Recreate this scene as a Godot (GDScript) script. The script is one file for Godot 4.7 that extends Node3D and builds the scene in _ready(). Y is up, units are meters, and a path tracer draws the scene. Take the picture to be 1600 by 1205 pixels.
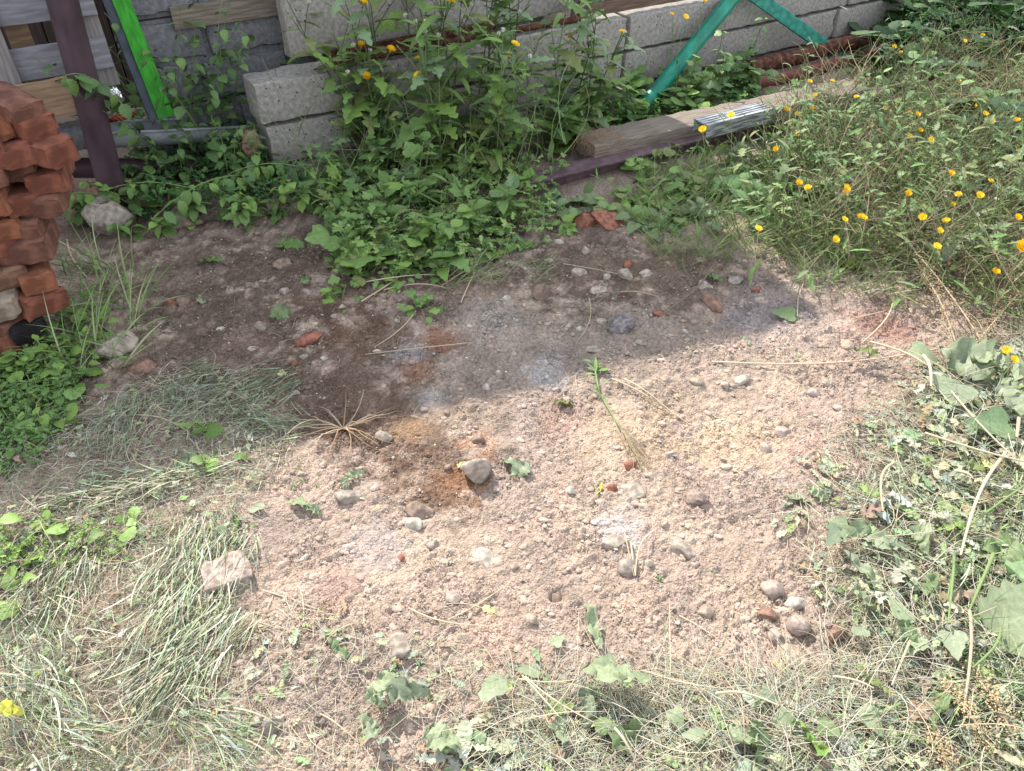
extends Node3D
# A cleared patch of garden soil: weeds, stacked concrete planks and scrap along a fence behind it, cut grass and wilted weeds in front.

# ---------- small mesh builder ----------
class MB:
	var v := PackedVector3Array()
	var n := PackedVector3Array()
	var uv := PackedVector2Array()
	var c := PackedColorArray()
	var ix := PackedInt32Array()
	func vert(p: Vector3, t := Vector2.ZERO, col := Color.WHITE) -> int:
		v.append(p)
		uv.append(t)
		c.append(col)
		return v.size() - 1
	func tri(a: int, b: int, d: int) -> void:
		ix.append(a)
		ix.append(b)
		ix.append(d)
	func normals() -> void:
		n.resize(v.size())
		n.fill(Vector3.ZERO)
		for i in range(0, ix.size(), 3):
			var a := ix[i]
			var b := ix[i + 1]
			var d := ix[i + 2]
			var f := (v[d] - v[a]).cross(v[b] - v[a])
			n[a] += f
			n[b] += f
			n[d] += f
		for i in n.size():
			n[i] = n[i].normalized() if n[i].length_squared() > 1e-20 else Vector3.UP
	func mesh(m: Material = null, into: ArrayMesh = null) -> ArrayMesh:
		if n.size() != v.size():
			normals()
		var a := []
		a.resize(Mesh.ARRAY_MAX)
		a[Mesh.ARRAY_VERTEX] = v
		a[Mesh.ARRAY_NORMAL] = n
		a[Mesh.ARRAY_TEX_UV] = uv
		a[Mesh.ARRAY_COLOR] = c
		a[Mesh.ARRAY_INDEX] = ix
		var out := into if into else ArrayMesh.new()
		out.add_surface_from_arrays(Mesh.PRIMITIVE_TRIANGLES, a)
		if m:
			out.surface_set_material(out.get_surface_count() - 1, m)
		return out
	func tube(pts: Array, radii: Array, sides := 6, capped := true, col := Color.WHITE) -> void:
		var u := Vector3.ZERO
		var first := v.size()
		var len := 0.0
		for i in pts.size():
			var p: Vector3 = pts[i]
			var t: Vector3 = ((pts[mini(i + 1, pts.size() - 1)] as Vector3) - (pts[maxi(i - 1, 0)] as Vector3)).normalized()
			if u == Vector3.ZERO:
				u = t.cross(Vector3.RIGHT if absf(t.x) < 0.8 else Vector3.UP).normalized()
			u = (u - t * u.dot(t)).normalized()
			var w := t.cross(u)
			var r: float = radii[mini(i, radii.size() - 1)]
			if i > 0:
				len += p.distance_to(pts[i - 1])
			for k in sides:
				var a := TAU * k / sides
				vert(p + (u * cos(a) + w * sin(a)) * r, Vector2(float(k) / sides, len), col)
		for i in pts.size() - 1:
			for k in sides:
				var p00 := first + i * sides + k
				var p01 := first + i * sides + (k + 1) % sides
				var p10 := p00 + sides
				var p11 := p01 + sides
				tri(p00, p10, p01)
				tri(p01, p10, p11)
		if capped:
			for e in [0, pts.size() - 1]:
				var ctr := vert(pts[e], Vector2(0.5, 0.5), col)
				for k in sides:
					var a := first + int(e) * sides + k
					var b := first + int(e) * sides + (k + 1) % sides
					if e == 0:
						tri(ctr, a, b)
					else:
						tri(ctr, b, a)

# ---------- survey of the plot: where a mark on the photograph lies on the ground ----------
const EYE := Vector3(0, 1.6, 0)
const PITCH := 40.0
const FOC := 1180.0
var rng := RandomNumberGenerator.new()
var noise_a := FastNoiseLite.new()
var noise_b := FastNoiseLite.new()
var noise_c := FastNoiseLite.new()
var names := {}
var labels := {}
var M := {}
var LEAF := {}
var stains_and_shade := []
var hollows := []
var landmarks := []

func ray(px: float, py: float) -> Vector3:
	var e := deg_to_rad(PITCH)
	return Vector3(1, 0, 0) * ((px - 800.0) / FOC) - Vector3(0, cos(e), -sin(e)) * ((py - 602.5) / FOC) + Vector3(0, -sin(e), -cos(e))

func G(px: float, py: float, h := 0.0) -> Vector3:
	var r := ray(px, py)
	return EYE + r * ((h - EYE.y) / r.y)

func on_plane(px: float, py: float, p: Vector3, nn: Vector3) -> Vector3:
	var r := ray(px, py)
	return EYE + r * ((p - EYE).dot(nn) / r.dot(nn))

func gp(px: float, py: float, up := 0.0) -> Vector3:
	var p := G(px, py)
	p.y = gh(p.x, p.z) + up
	return p

func size_at(px: float, py: float, w: float) -> float:   # metres spanned by w photo pixels at the ground there
	var p := G(px, py)
	return w * (p - EYE).dot(Vector3(0, -sin(deg_to_rad(PITCH)), -cos(deg_to_rad(PITCH)))) / FOC

func R(a: float, b: float) -> float:
	return rng.randf_range(a, b)

func pick(a: Array) -> Variant:
	return a[rng.randi() % a.size()]

# ---------- naming ----------
func numbered(called: String) -> String:
	names[called] = names.get(called, -1) + 1
	return called if names[called] == 0 else "%s_%03d" % [called, names[called]]

func tag(o: Node, label: String, category: String, group := "") -> void:
	o.set_meta("label", label)
	labels[label] = labels.get(label, 0) + 1
	o.set_meta("category", category)
	if group:
		o.set_meta("group", group)

func thing(called: String, label: String, category: String, at := Vector3.ZERO, group := "") -> Node3D:
	var o := Node3D.new()
	o.name = numbered(called)
	o.position = at
	tag(o, label, category, group)
	add_child(o)
	return o

func mi(called: String, m: Mesh, mat: Material = null) -> MeshInstance3D:
	var o := MeshInstance3D.new()
	o.name = called
	o.mesh = m
	if mat:
		o.material_override = mat
	return o

func part(called: String, m: Mesh, parent: Node3D, mat: Material = null, t := Transform3D()) -> MeshInstance3D:
	var k: int = parent.get_meta("_" + called, 0)
	parent.set_meta("_" + called, k + 1)
	var o := mi(called if k == 0 else "%s_%03d" % [called, k], m, mat)
	o.transform = t
	parent.add_child(o)
	return o

func solo(called: String, m: Mesh, label: String, category: String, t: Transform3D, mat: Material = null, group := "") -> MeshInstance3D:
	var o := mi(numbered(called), m, mat)
	o.transform = t
	tag(o, label, category, group)
	add_child(o)
	return o

func struct(called: String, m: Mesh, mat: Material = null) -> MeshInstance3D:
	var o := mi(called, m, mat)
	o.set_meta("kind", "structure")
	add_child(o)
	return o

func where(p: Vector3) -> Array:   # phrases that place a point by the landmarks around it, nearest first
	var rows := []
	for l: Array in landmarks:
		var q: Vector3 = l[0]
		var d := Vector2(p.x - q.x, p.z - q.z)
		if d.length() > 0.02:
			rows.append([d.length(), l[1], d])
	rows.sort_custom(func(a, b): return a[0] < b[0])
	var said := []
	for r in rows.slice(0, 7):
		var d: Vector2 = r[2]
		var side := ""
		if absf(d.x) > absf(d.y) * 1.4:
			side = "towards the bricks from" if d.x < 0 else "towards the meadow from"
		else:
			side = "in front of" if d.y > 0 else "behind"
		if r[0] < 0.14 and not side.begins_with("towards"):
			side = "just " + side
		elif r[0] > 0.42 and not side.begins_with("towards"):
			side = "well " + side
		said.append(side + " " + str(r[1]))
	return said

func unique(desc: String, p: Vector3) -> String:
	var w := where(p)
	for phrase in w:
		var l := desc + " " + str(phrase)
		if not labels.has(l):
			return l
	for a in ["smaller ", "narrower ", "darker ", "duller "]:
		for phrase in w:
			var l2: String = a + desc + " " + str(phrase)
			if not labels.has(l2):
				return l2
	return desc + " " + str(w[0])

# ---------- materials ----------
func lin(r: float, g: float, b: float) -> Color:
	return Color(r, g, b).linear_to_srgb()

func ntex(freq: float, lo: Color, hi: Color, kind := 0, size := 512, oct := 4, at := 0) -> NoiseTexture2D:
	var f := FastNoiseLite.new()
	f.noise_type = [FastNoiseLite.TYPE_SIMPLEX_SMOOTH, FastNoiseLite.TYPE_CELLULAR, FastNoiseLite.TYPE_PERLIN][kind]
	f.frequency = freq
	f.fractal_octaves = oct
	f.seed = 11 + at
	var t := NoiseTexture2D.new()
	t.width = size
	t.height = size
	t.seamless = true
	t.noise = f
	var g := Gradient.new()
	g.offsets = PackedFloat32Array([0.25, 0.75])
	g.colors = PackedColorArray([lo, hi])
	t.color_ramp = g
	return t

func mat(called: String, col: Color, rough := 0.85, tex: Texture2D = null, scale := Vector3.ONE, bump: Texture2D = null, depth := 1.0) -> StandardMaterial3D:
	var m := StandardMaterial3D.new()
	m.resource_name = called
	m.albedo_color = col
	m.roughness = rough
	m.metallic_specular = 0.35
	if tex or bump:
		m.uv1_triplanar = true
		m.uv1_scale = scale
		m.uv1_triplanar_sharpness = 4.0
	if tex:
		m.albedo_texture = tex
	if bump:
		m.heightmap_enabled = true
		m.heightmap_texture = bump
		m.heightmap_scale = depth
	M[called] = m
	return m

func make_materials() -> void:
	var grit := ntex(0.02, Color(0.75, 0.75, 0.75), Color(1, 1, 1), 0, 512, 5, 1)
	var fine := ntex(0.06, Color(0, 0, 0), Color(1, 1, 1), 0, 1024, 5, 2)
	var wood := ntex(0.012, Color(0.78, 0.77, 0.76), Color(1, 1, 1), 0, 512, 4, 3)
	var plain := ntex(0.01, Color(0.84, 0.83, 0.83), Color(1, 1, 1), 0, 512, 4, 33)
	var blotch := ntex(0.006, Color(0.8, 0.8, 0.81), Color(1, 1, 1), 0, 512, 5, 4)
	var soil := mat("soil", Color.WHITE, 0.95, ntex(0.03, Color(0.84, 0.83, 0.82), Color(1, 1, 1), 0, 1024, 6, 5), Vector3(1.9, 1.9, 1.9), fine, 0.3)
	soil.vertex_color_use_as_albedo = true
	soil.uv1_world_triplanar = true
	soil.metallic_specular = 0.15
	for k in ["crumb", "hay", "bits"]:
		var m := mat(k, Color.WHITE, 0.92)
		m.vertex_color_use_as_albedo = true
		m.metallic_specular = 0.2
	M.hay.backlight_enabled = true
	M.hay.backlight = Color(0.3, 0.32, 0.2)
	M.hay.roughness = 0.6
	M.hay.metallic_specular = 0.4
	M.bits.backlight_enabled = true
	M.bits.backlight = Color(0.3, 0.33, 0.22)
	M.bits.roughness = 0.95
	M.bits.metallic_specular = 0.1
	# concrete with open pores
	var pores := Image.create(1024, 1024, false, Image.FORMAT_RGB8)
	var relief := Image.create(1024, 1024, false, Image.FORMAT_RGB8)
	var f := FastNoiseLite.new()
	f.frequency = 0.02
	f.fractal_octaves = 5
	var cloud := f.get_seamless_image(1024, 1024)
	f.frequency = 0.18
	f.seed = 5
	var sand := f.get_seamless_image(1024, 1024)
	for y in 1024:
		for x in 1024:
			var g: float = 0.56 + 0.26 * cloud.get_pixel(x, y).r + 0.22 * sand.get_pixel(x, y).r
			pores.set_pixel(x, y, Color(g, g * 0.99, g * 0.97))
			relief.set_pixel(x, y, Color(0.7 + 0.3 * sand.get_pixel(x, y).r, 0, 0))
	for k in 420:
		var cx := rng.randi() % 1024
		var cy := rng.randi() % 1024
		if cloud.get_pixel(cx, cy).r < 0.45 and rng.randf() < 0.8:
			continue
		var pr := 1.6 + 7.0 * pow(rng.randf(), 3.5)
		for y in range(-8, 9):
			for x in range(-8, 9):
				var dd := sqrt(float(x * x) + y * y * 1.6)
				if dd < pr:
					var qx := (cx + x + 1024) % 1024
					var qy := (cy + y + 1024) % 1024
					pores.set_pixel(qx, qy, pores.get_pixel(qx, qy) * 0.3)
					relief.set_pixel(qx, qy, Color(0.1, 0, 0))
	var pt := ImageTexture.create_from_image(pores)
	var rt := ImageTexture.create_from_image(relief)
	mat("concrete", lin(0.4, 0.388, 0.365), 0.9, pt, Vector3(1.7, 1.7, 1.7), rt, 0.1)
	mat("concrete_tan", lin(0.3, 0.27, 0.22), 0.9, pt, Vector3(1.9, 1.9, 1.9), rt, 0.5)
	mat("concrete_dark", lin(0.2, 0.2, 0.215), 0.9, pt, Vector3(2.3, 2.3, 2.3), rt, 0.5)
	mat("cast_panel", lin(0.27, 0.28, 0.31), 0.85, pt, Vector3(1.5, 1.5, 1.5), fine, 0.12)
	mat("old_wood", lin(0.2, 0.168, 0.138), 0.9, wood, Vector3(0.9, 13, 13), wood, 0.09)
	mat("grey_wood", lin(0.25, 0.25, 0.275), 0.85, plain, Vector3(1.2, 7, 7), wood, 0.03)
	mat("grey_wood_upright", lin(0.24, 0.225, 0.22), 0.85, plain, Vector3(11, 0.9, 11), wood, 0.07)
	mat("tan_wood", lin(0.33, 0.225, 0.145), 0.85, plain, Vector3(1.1, 9, 9), wood, 0.06)
	mat("brown_wood", lin(0.16, 0.11, 0.085), 0.85, wood, Vector3(0.8, 12, 12), wood, 0.09)
	mat("added_shed_wood", lin(0.05, 0.036, 0.03), 0.9, wood, Vector3(10, 0.8, 10), wood, 0.06)  # boards of the added building, kept dark to fill the void behind the pallet
	mat("roof", lin(0.06, 0.06, 0.065), 0.8, grit, Vector3(3, 3, 3))
	mat("plum_paint", lin(0.07, 0.045, 0.055), 0.33, blotch, Vector3(2, 1, 2))
	mat("plum_steel", lin(0.13, 0.085, 0.095), 0.6, blotch, Vector3(5, 5, 5), fine, 0.03)
	mat("rust", lin(0.13, 0.055, 0.035), 0.85, ntex(0.01, Color(0.5, 0.47, 0.47), Color(1, 0.95, 0.9), 0, 512, 5, 7), Vector3(4, 4, 4), fine, 0.05)
	mat("rust_red", lin(0.17, 0.06, 0.045), 0.8, blotch, Vector3(5, 5, 5), fine, 0.03)
	mat("green_paint", lin(0.025, 0.28, 0.01), 0.45, ntex(0.03, Color(0.8, 0.79, 0.76), Color(1, 1, 1), 0, 256, 5, 9), Vector3(5, 1.2, 5))
	mat("slate_paint", lin(0.05, 0.065, 0.085), 0.5, blotch, Vector3(3, 3, 3))
	mat("teal_tube", lin(0.012, 0.21, 0.14), 0.38, ntex(0.01, Color(0.8, 0.8, 0.8), Color(1, 1, 1), 0, 256, 4, 10), Vector3(3, 3, 3))
	mat("teal_bar", lin(0.035, 0.24, 0.18), 0.55, blotch, Vector3(6, 6, 6))
	mat("gutter_grey", lin(0.32, 0.345, 0.37), 0.4, blotch, Vector3(2.5, 2.5, 2.5))
	mat("zinc", lin(0.4, 0.42, 0.44), 0.45, ntex(0.02, Color(0.6, 0.6, 0.6), Color(1, 1, 1), 0, 256, 5, 12), Vector3(1.5, 12, 12))
	M.zinc.metallic = 0.4
	mat("foil", lin(0.85, 0.86, 0.9), 0.2)
	M.foil.metallic = 0.9
	mat("red_scrap", lin(0.3, 0.03, 0.02), 0.5)
	mat("stem_green", lin(0.14, 0.2, 0.075), 0.6)
	mat("stem_dark", lin(0.07, 0.085, 0.045), 0.65)
	mat("stem_straw", lin(0.43, 0.36, 0.25), 0.75)
	mat("stem_tan", lin(0.36, 0.29, 0.2), 0.8)
	mat("stem_brown", lin(0.15, 0.11, 0.08), 0.85)
	mat("root_fibre", lin(0.27, 0.17, 0.1), 0.9)
	mat("seed_tan", lin(0.4, 0.28, 0.14), 0.85)
	mat("petal", lin(0.74, 0.49, 0.01), 0.6)
	mat("petal_deep", lin(0.7, 0.42, 0.008), 0.6)
	for k in ["petal", "petal_deep"]:
		M[k].backlight_enabled = true
		M[k].backlight = Color(0.5, 0.4, 0.05)
	mat("fluff", lin(0.5, 0.49, 0.43), 0.9)
	# stones
	var stone_tex := ntex(0.012, Color(0.72, 0.72, 0.71), Color(1, 1, 1), 0, 512, 6, 14)
	var st := {"stone_pale": [0.4, 0.34, 0.285], "stone_grey": [0.34, 0.29, 0.245], "stone_white": [0.47, 0.42, 0.36], "stone_pink": [0.42, 0.335, 0.29], "stone_brown": [0.27, 0.2, 0.16], "stone_brick": [0.3, 0.125, 0.085], "stone_dull_brick": [0.27, 0.165, 0.125], "stone_tan": [0.39, 0.31, 0.245], "stone_clinker": [0.24, 0.215, 0.22], "stone_clod": [0.3, 0.235, 0.2]}
	for k in st:
		var a: Array = st[k]
		mat(k, lin(a[0], a[1], a[2]), 0.93, stone_tex, Vector3(5, 5, 5), fine, 0.08)
	var clay := ntex(0.006, Color(0.76, 0.74, 0.73), Color(1, 1, 1), 0, 512, 6, 21)
	mat("brick_red", lin(0.19, 0.07, 0.045), 0.92, clay, Vector3(4, 4, 4), fine, 0.07)
	mat("brick_orange", lin(0.24, 0.095, 0.052), 0.92, clay, Vector3(4, 4, 4), fine, 0.07)
	mat("brick_dull", lin(0.165, 0.078, 0.055), 0.92, clay, Vector3(4, 4, 4), fine, 0.07)
	mat("brick_brown", lin(0.2, 0.115, 0.075), 0.92, clay, Vector3(4, 4, 4), fine, 0.07)
	mat("brick_pale", lin(0.27, 0.225, 0.17), 0.92, clay, Vector3(4, 4, 4), fine, 0.07)
	mat("char", lin(0.014, 0.013, 0.014), 0.9, clay, Vector3(4, 4, 4), fine, 0.07)
	# leaves: pale veins on a mottled blade
	var li := Image.create(128, 256, false, Image.FORMAT_RGB8)
	f.frequency = 0.03
	for y in 256:
		for x in 128:
			var u := absf(x / 127.0 - 0.5) * 2.0
			var s := y / 255.0
			var side := fposmod(s * 8.0 - u * 1.5, 1.0)
			var vein := maxf(1.0 - u / 0.045, 0.0)
			vein = maxf(vein, maxf(1.0 - absf(side - 0.5) / (0.09 - 0.05 * u), 0.0) * 0.55)
			var base := 0.84 + 0.12 * f.get_noise_2d(x * 1.5, y * 1.5) + 0.08 * f.get_noise_2d(x * 7.0, y * 7.0) + 0.05 * absf(side - 0.5)
			var c := Color(base * 0.95, base, base * 0.9).lerp(Color(1, 1, 0.92), clampf(vein, 0, 1) * 0.45)
			li.set_pixel(x, y, c)
	var lt := ImageTexture.create_from_image(li)
	var greens := {"leaf_deep": [0.135, 0.225, 0.09], "leaf_mid": [0.185, 0.285, 0.1], "leaf_bright": [0.24, 0.355, 0.1], "leaf_blue": [0.22, 0.3, 0.185], "leaf_olive": [0.22, 0.24, 0.1],
		"leaf_wilt": [0.33, 0.355, 0.265], "leaf_wilt_grey": [0.29, 0.31, 0.25], "leaf_wilt_green": [0.2, 0.25, 0.14], "leaf_straw": [0.46, 0.41, 0.27], "leaf_yellow": [0.62, 0.55, 0.1], "leaf_cream": [0.75, 0.68, 0.4], "leaf_lime": [0.12, 0.19, 0.045], "leaf_bush": [0.05, 0.098, 0.045], "leaf_bush_light": [0.085, 0.145, 0.06], "leaf_shade": [0.105, 0.165, 0.08]}  # bush tones are darkened copies that carry the shade of the far corner
	for k in greens:
		var a: Array = greens[k]
		var m := mat(k, lin(a[0], a[1], a[2]), 0.55)
		m.albedo_texture = lt
		m.metallic_specular = 0.4
		m.backlight_enabled = true
		m.backlight = Color(0.5, 0.56, 0.26)

# ---------- shapes ----------
var ico := {}
func icosphere(level: int) -> Array:   # [directions, triangles that run clockwise seen from outside]
	if ico.has(level):
		return ico[level]
	var t := (1.0 + sqrt(5.0)) / 2.0
	var d: Array = [Vector3(-1, t, 0), Vector3(1, t, 0), Vector3(-1, -t, 0), Vector3(1, -t, 0), Vector3(0, -1, t), Vector3(0, 1, t), Vector3(0, -1, -t), Vector3(0, 1, -t), Vector3(t, 0, -1), Vector3(t, 0, 1), Vector3(-t, 0, -1), Vector3(-t, 0, 1)]
	for i in 12:
		d[i] = (d[i] as Vector3).normalized()
	var f: Array = []
	for a in 12:
		for b in range(a + 1, 12):
			for c in range(b + 1, 12):
				if d[a].distance_to(d[b]) < 1.1 and d[b].distance_to(d[c]) < 1.1 and d[a].distance_to(d[c]) < 1.1:
					f.append([a, b, c])
	for l in level:
		var mid := {}
		var g: Array = []
		for q in f:
			var m: Array = []
			for k in 3:
				var a: int = mini(q[k], q[(k + 1) % 3])
				var b: int = maxi(q[k], q[(k + 1) % 3])
				var key := a * 100000 + b
				if not mid.has(key):
					mid[key] = d.size()
					d.append(((d[a] + d[b]) as Vector3).normalized())
				m.append(mid[key])
			g.append([q[0], m[0], m[2]])
			g.append([q[1], m[1], m[0]])
			g.append([q[2], m[2], m[1]])
			g.append([m[0], m[1], m[2]])
		f = g
	var idx := PackedInt32Array()
	for q in f:
		var a: Vector3 = d[q[0]]
		var b: Vector3 = d[q[1]]
		var c: Vector3 = d[q[2]]
		if (c - a).cross(b - a).dot(a) > 0:
			idx.append_array([q[0], q[1], q[2]])
		else:
			idx.append_array([q[0], q[2], q[1]])
	ico[level] = [PackedVector3Array(d), idx]
	return ico[level]

func rock(size: Vector3, planes: int, rough: float, level := 2, round := 0.5, pits := 0.0) -> ArrayMesh:
	# a stone: a ball cut by random planes, worn, with lumps
	var s := icosphere(level)
	var b := MB.new()
	var cut := []
	for i in planes:
		cut.append([Vector3(R(-1, 1), R(-1, 1), R(-1, 1)).normalized(), R(0.55, 0.85) if round > 0.15 else R(0.42, 0.72)])
	var off := Vector3(R(0, 99), R(0, 99), R(0, 99))
	for d: Vector3 in s[0]:
		var r := 1.0
		for q in cut:
			var k: float = d.dot(q[0])
			if k > 0.05:
				r = minf(r, q[1] / k)
		r = lerpf(r, 0.8, round * 0.35)
		var p: Vector3 = d * 60.0 + off
		r += rough * (noise_a.get_noise_3dv(p * 0.7) + 0.5 * noise_a.get_noise_3dv(p * 2.3))
		if pits > 0.0:
			r -= pits * maxf(noise_a.get_noise_3dv(p * 4.0), 0.0)
		b.vert(d * r * size * 0.5, Vector2(d.x, d.z))
	b.ix = s[1]
	return b.mesh()

func block(size: Vector3, r := 0.006, step := 0.1, wear := 0.002, twist := 0.0, bow := 0.0) -> ArrayMesh:
	# a board, beam or slab with rounded, slightly worn edges
	var b := MB.new()
	var seen := {}
	var h := size * 0.5
	var off := R(0, 500)
	var lists := []
	for a in 3:
		var l := [-h[a], -h[a] + r * 0.35, -h[a] + r]
		var k := maxi(1, int((size[a] - 2 * r) / step))
		for i in range(1, k):
			l.append(-h[a] + r + (size[a] - 2 * r) * i / k)
		l.append_array([h[a] - r, h[a] - r * 0.35, h[a]])
		lists.append(l)
	for f in 6:
		var ax := f / 2
		var sg := 1.0 if f % 2 == 0 else -1.0
		var ua := (ax + 1) % 3
		var va := (ax + 2) % 3
		var lu: Array = lists[ua]
		var lv: Array = lists[va]
		var id := []
		for i in lu.size():
			for j in lv.size():
				var p := Vector3.ZERO
				p[ax] = sg * h[ax]
				p[ua] = lu[i]
				p[va] = lv[j]
				var key := Vector3i((p * 20000.0).round())
				if not seen.has(key):
					var q := p.clamp(-h + Vector3(r, r, r), h - Vector3(r, r, r))
					var w := (p - q).normalized()
					var e := q + w * r
					var z: Vector3 = p * 150.0 + Vector3(off, 0, 0)
					var edge := 0.0
					for k in 3:
						edge += 1.0 if absf(p[k]) > h[k] - r * 1.01 else 0.0
					e -= w * wear * (0.5 + noise_a.get_noise_3dv(z)) * (0.6 if edge < 2 else 2.2 + 4.0 * maxf(noise_a.get_noise_3dv(z * 0.6), 0.0))
					var along := 0 if size.x >= size.y and size.x >= size.z else (1 if size.y >= size.z else 2)
					var t := e[along] / size[along]
					if bow != 0.0:
						e[1 if along != 1 else 0] += bow * (0.25 - t * t)
					if twist != 0.0:
						e = e.rotated(Vector3.RIGHT if along == 0 else (Vector3.UP if along == 1 else Vector3.BACK), twist * t)
					seen[key] = b.vert(e, Vector2(p[ua], p[va]))
				id.append(seen[key])
		var nj := lv.size()
		for i in lu.size() - 1:
			for j in nj - 1:
				var p00: int = id[i * nj + j]
				var pu: int = id[(i + 1) * nj + j]
				var pv: int = id[i * nj + j + 1]
				var puv: int = id[(i + 1) * nj + j + 1]
				if sg > 0:
					b.tri(p00, pv, pu)
					b.tri(pu, pv, puv)
				else:
					b.tri(p00, pu, pv)
					b.tri(pu, puv, pv)
	return b.mesh()

func leaf(shape: String, wide: float, petiole: float, fold: float, droop: float, crumple := 0.0, curl := 0.0) -> ArrayMesh:
	# a leaf of length 1 that grows along +z with its face up
	var b := MB.new()
	var off := R(0, 300)
	var rows := {"ovate": 15, "lobed": 22, "long": 10, "arrow": 14}[shape] as int
	var cols := [-1.0, -0.55, 0.0, 0.55, 1.0]
	var acc := Vector3.ZERO
	var ang := -droop * 0.25
	var last := 0.0
	for i in rows + 1:
		var t := float(i) / rows
		var s := clampf((t - petiole) / (1.0 - petiole), 0.0, 1.0)
		var w := 0.0
		var sweep := 0.0
		match shape:
			"ovate":
				w = pow(sin(PI * pow(s, 0.72)), 0.85) * (1.0 + (0.13 if i % 2 == 0 else -0.09))
			"long":
				w = pow(sin(PI * clampf(pow(s, 0.8), 0.02, 0.99)), 0.6)
			"arrow":
				w = (s / 0.16 if s < 0.16 else pow(1.0 - (s - 0.16) / 0.84, 0.8) * (1.0 + (0.12 if i % 3 == 0 else -0.06)))
				sweep = -0.12 if s < 0.25 and s > 0.01 else 0.0
			"lobed":
				var lobe := fposmod(s * 3.6, 1.0)
				var env := 0.75 + 0.25 * sin(PI * s) if s < 0.72 else pow((1.0 - s) / 0.28, 0.7)
				w = env * (0.34 + 0.66 * (lobe / 0.3 if lobe < 0.3 else (1.0 - lobe) / 0.7)) * minf(s * 9.0, 1.0)
				sweep = -0.05 * w
		w = maxf(w * wide * 0.5, 0.012)
		ang += droop / rows
		var step := t - last
		last = t
		acc += Vector3(0, -sin(ang), cos(ang)) * step
		var sn := sin(curl * s)
		for k in 5:
			var x: float = cols[k] * w
			var p := acc + Vector3(x, 0, 0)
			p.y += absf(x) * fold + x * sn
			p.z += sweep * absf(cols[k])
			if crumple > 0.0:
				var z := Vector3(p.x * 40.0 + off, p.z * 40.0, off)
				p += Vector3(noise_b.get_noise_3dv(z * 1.3), noise_b.get_noise_3dv(z + Vector3(50, 0, 0)) * 1.6, noise_b.get_noise_3dv(z + Vector3(0, 70, 0)) * 0.8) * crumple
			else:
				p.y += 0.03 * noise_b.get_noise_2d(p.x * 60.0 + off, p.z * 60.0)
			b.vert(p, Vector2(0.5 + cols[k] * 0.5, 1.0 - s))
	for i in rows:
		for k in 4:
			var p00 := i * 5 + k
			b.tri(p00, p00 + 1, p00 + 5)
			b.tri(p00 + 1, p00 + 6, p00 + 5)
	return b.mesh()

func fan_leaf(points: int, deep: float, petiole: float, cup: float, heart := true) -> ArrayMesh:
	# a round or ivy-like leaf with a stalk: its blade spreads around the end of the stalk
	var b := MB.new()
	var off := R(0, 300)
	var nn := 26
	var ctr := Vector3(0, 0, petiole)
	for side in [-0.006, 0.006]:
		b.vert(Vector3(side, 0, 0), Vector2(0.5, 0.5))
		b.vert(Vector3(side, 0.0, petiole), Vector2(0.5, 0.5))
	b.tri(0, 2, 1)
	b.tri(2, 3, 1)
	var first := b.vert(ctr, Vector2(0.5, 0.9))
	for ring in [0.55, 1.0]:
		for i in nn:
			var a := -PI + TAU * i / nn
			var lobe := pow(absf(cos(a * points * 0.5)), 0.8)
			var r := (1.0 - deep + deep * lobe) * (0.75 + 0.25 * cos(a))
			if heart and absf(a) > 2.6:
				r *= 0.35 + 0.65 * clampf((PI - absf(a)) / 0.54, 0, 1)
			r *= 1.0 + (0.05 if i % 2 else -0.04)
			var q := Vector3(sin(a) * r * 0.62, 0, cos(a) * r * 0.62) * float(ring)
			q.y = -cup * float(ring) * float(ring) * (0.6 + 0.4 * cos(a * 2.0)) + 0.035 * noise_b.get_noise_2d(q.x * 70.0 + off, q.z * 70.0)
			b.vert(ctr + q, Vector2(0.5 + sin(a) * 0.5 * float(ring), 0.55 - 0.45 * cos(a) * float(ring)))
	for i in nn:
		var j := (i + 1) % nn
		b.tri(first, first + 1 + j, first + 1 + i)
		b.tri(first + 1 + i, first + 1 + j, first + 1 + nn + i)
		b.tri(first + 1 + j, first + 1 + nn + j, first + 1 + nn + i)
	return b.mesh()

func make_leaves() -> void:
	LEAF.nettle = []
	LEAF.sow = []
	LEAF.ivy = []
	LEAF.round = []
	LEAF.long = []
	LEAF.arrow = []
	LEAF.dry = []
	for k in 5:
		var d := -0.1 + 0.45 * k
		LEAF.nettle.append(leaf("ovate", 0.52 + 0.06 * (k % 3), 0.16, 0.22, d))
		LEAF.sow.append(leaf("lobed", 0.44 + 0.07 * (k % 2), 0.05, 0.14, d * 0.9))
		LEAF.ivy.append(fan_leaf(5, 0.34, 0.4, -0.1 + 0.12 * k))
		LEAF.round.append(fan_leaf(1, 0.05, 0.3, -0.08 + 0.09 * k))
		LEAF.long.append(leaf("long", 0.16 + 0.04 * (k % 3), 0.02, 0.25, d))
		LEAF.arrow.append(leaf("arrow", 0.62, 0.22, 0.15, d * 0.8))
		LEAF.dry.append(leaf(["ovate", "long", "arrow", "lobed", "ovate"][k], [0.6, 0.3, 0.6, 0.5, 0.42][k], 0.06, 0.1, 0.3, 0.16, R(-1, 1)))

# ---------- ground ----------
func hollow_at(x: float, z: float) -> float:
	var y := 0.0
	for h: Array in hollows:
		var d: float = Vector2(x - h[0].x, z - h[0].z).length() / h[1]
		if d < 1.6:
			y += h[2] * exp(-d * d * 2.2)
	return y

func gh(x: float, z: float) -> float:
	return 0.022 * noise_a.get_noise_2d(x * 18.0, z * 18.0) + 0.012 * noise_b.get_noise_2d(x * 55.0, z * 55.0) + hollow_at(x, z)

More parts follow.
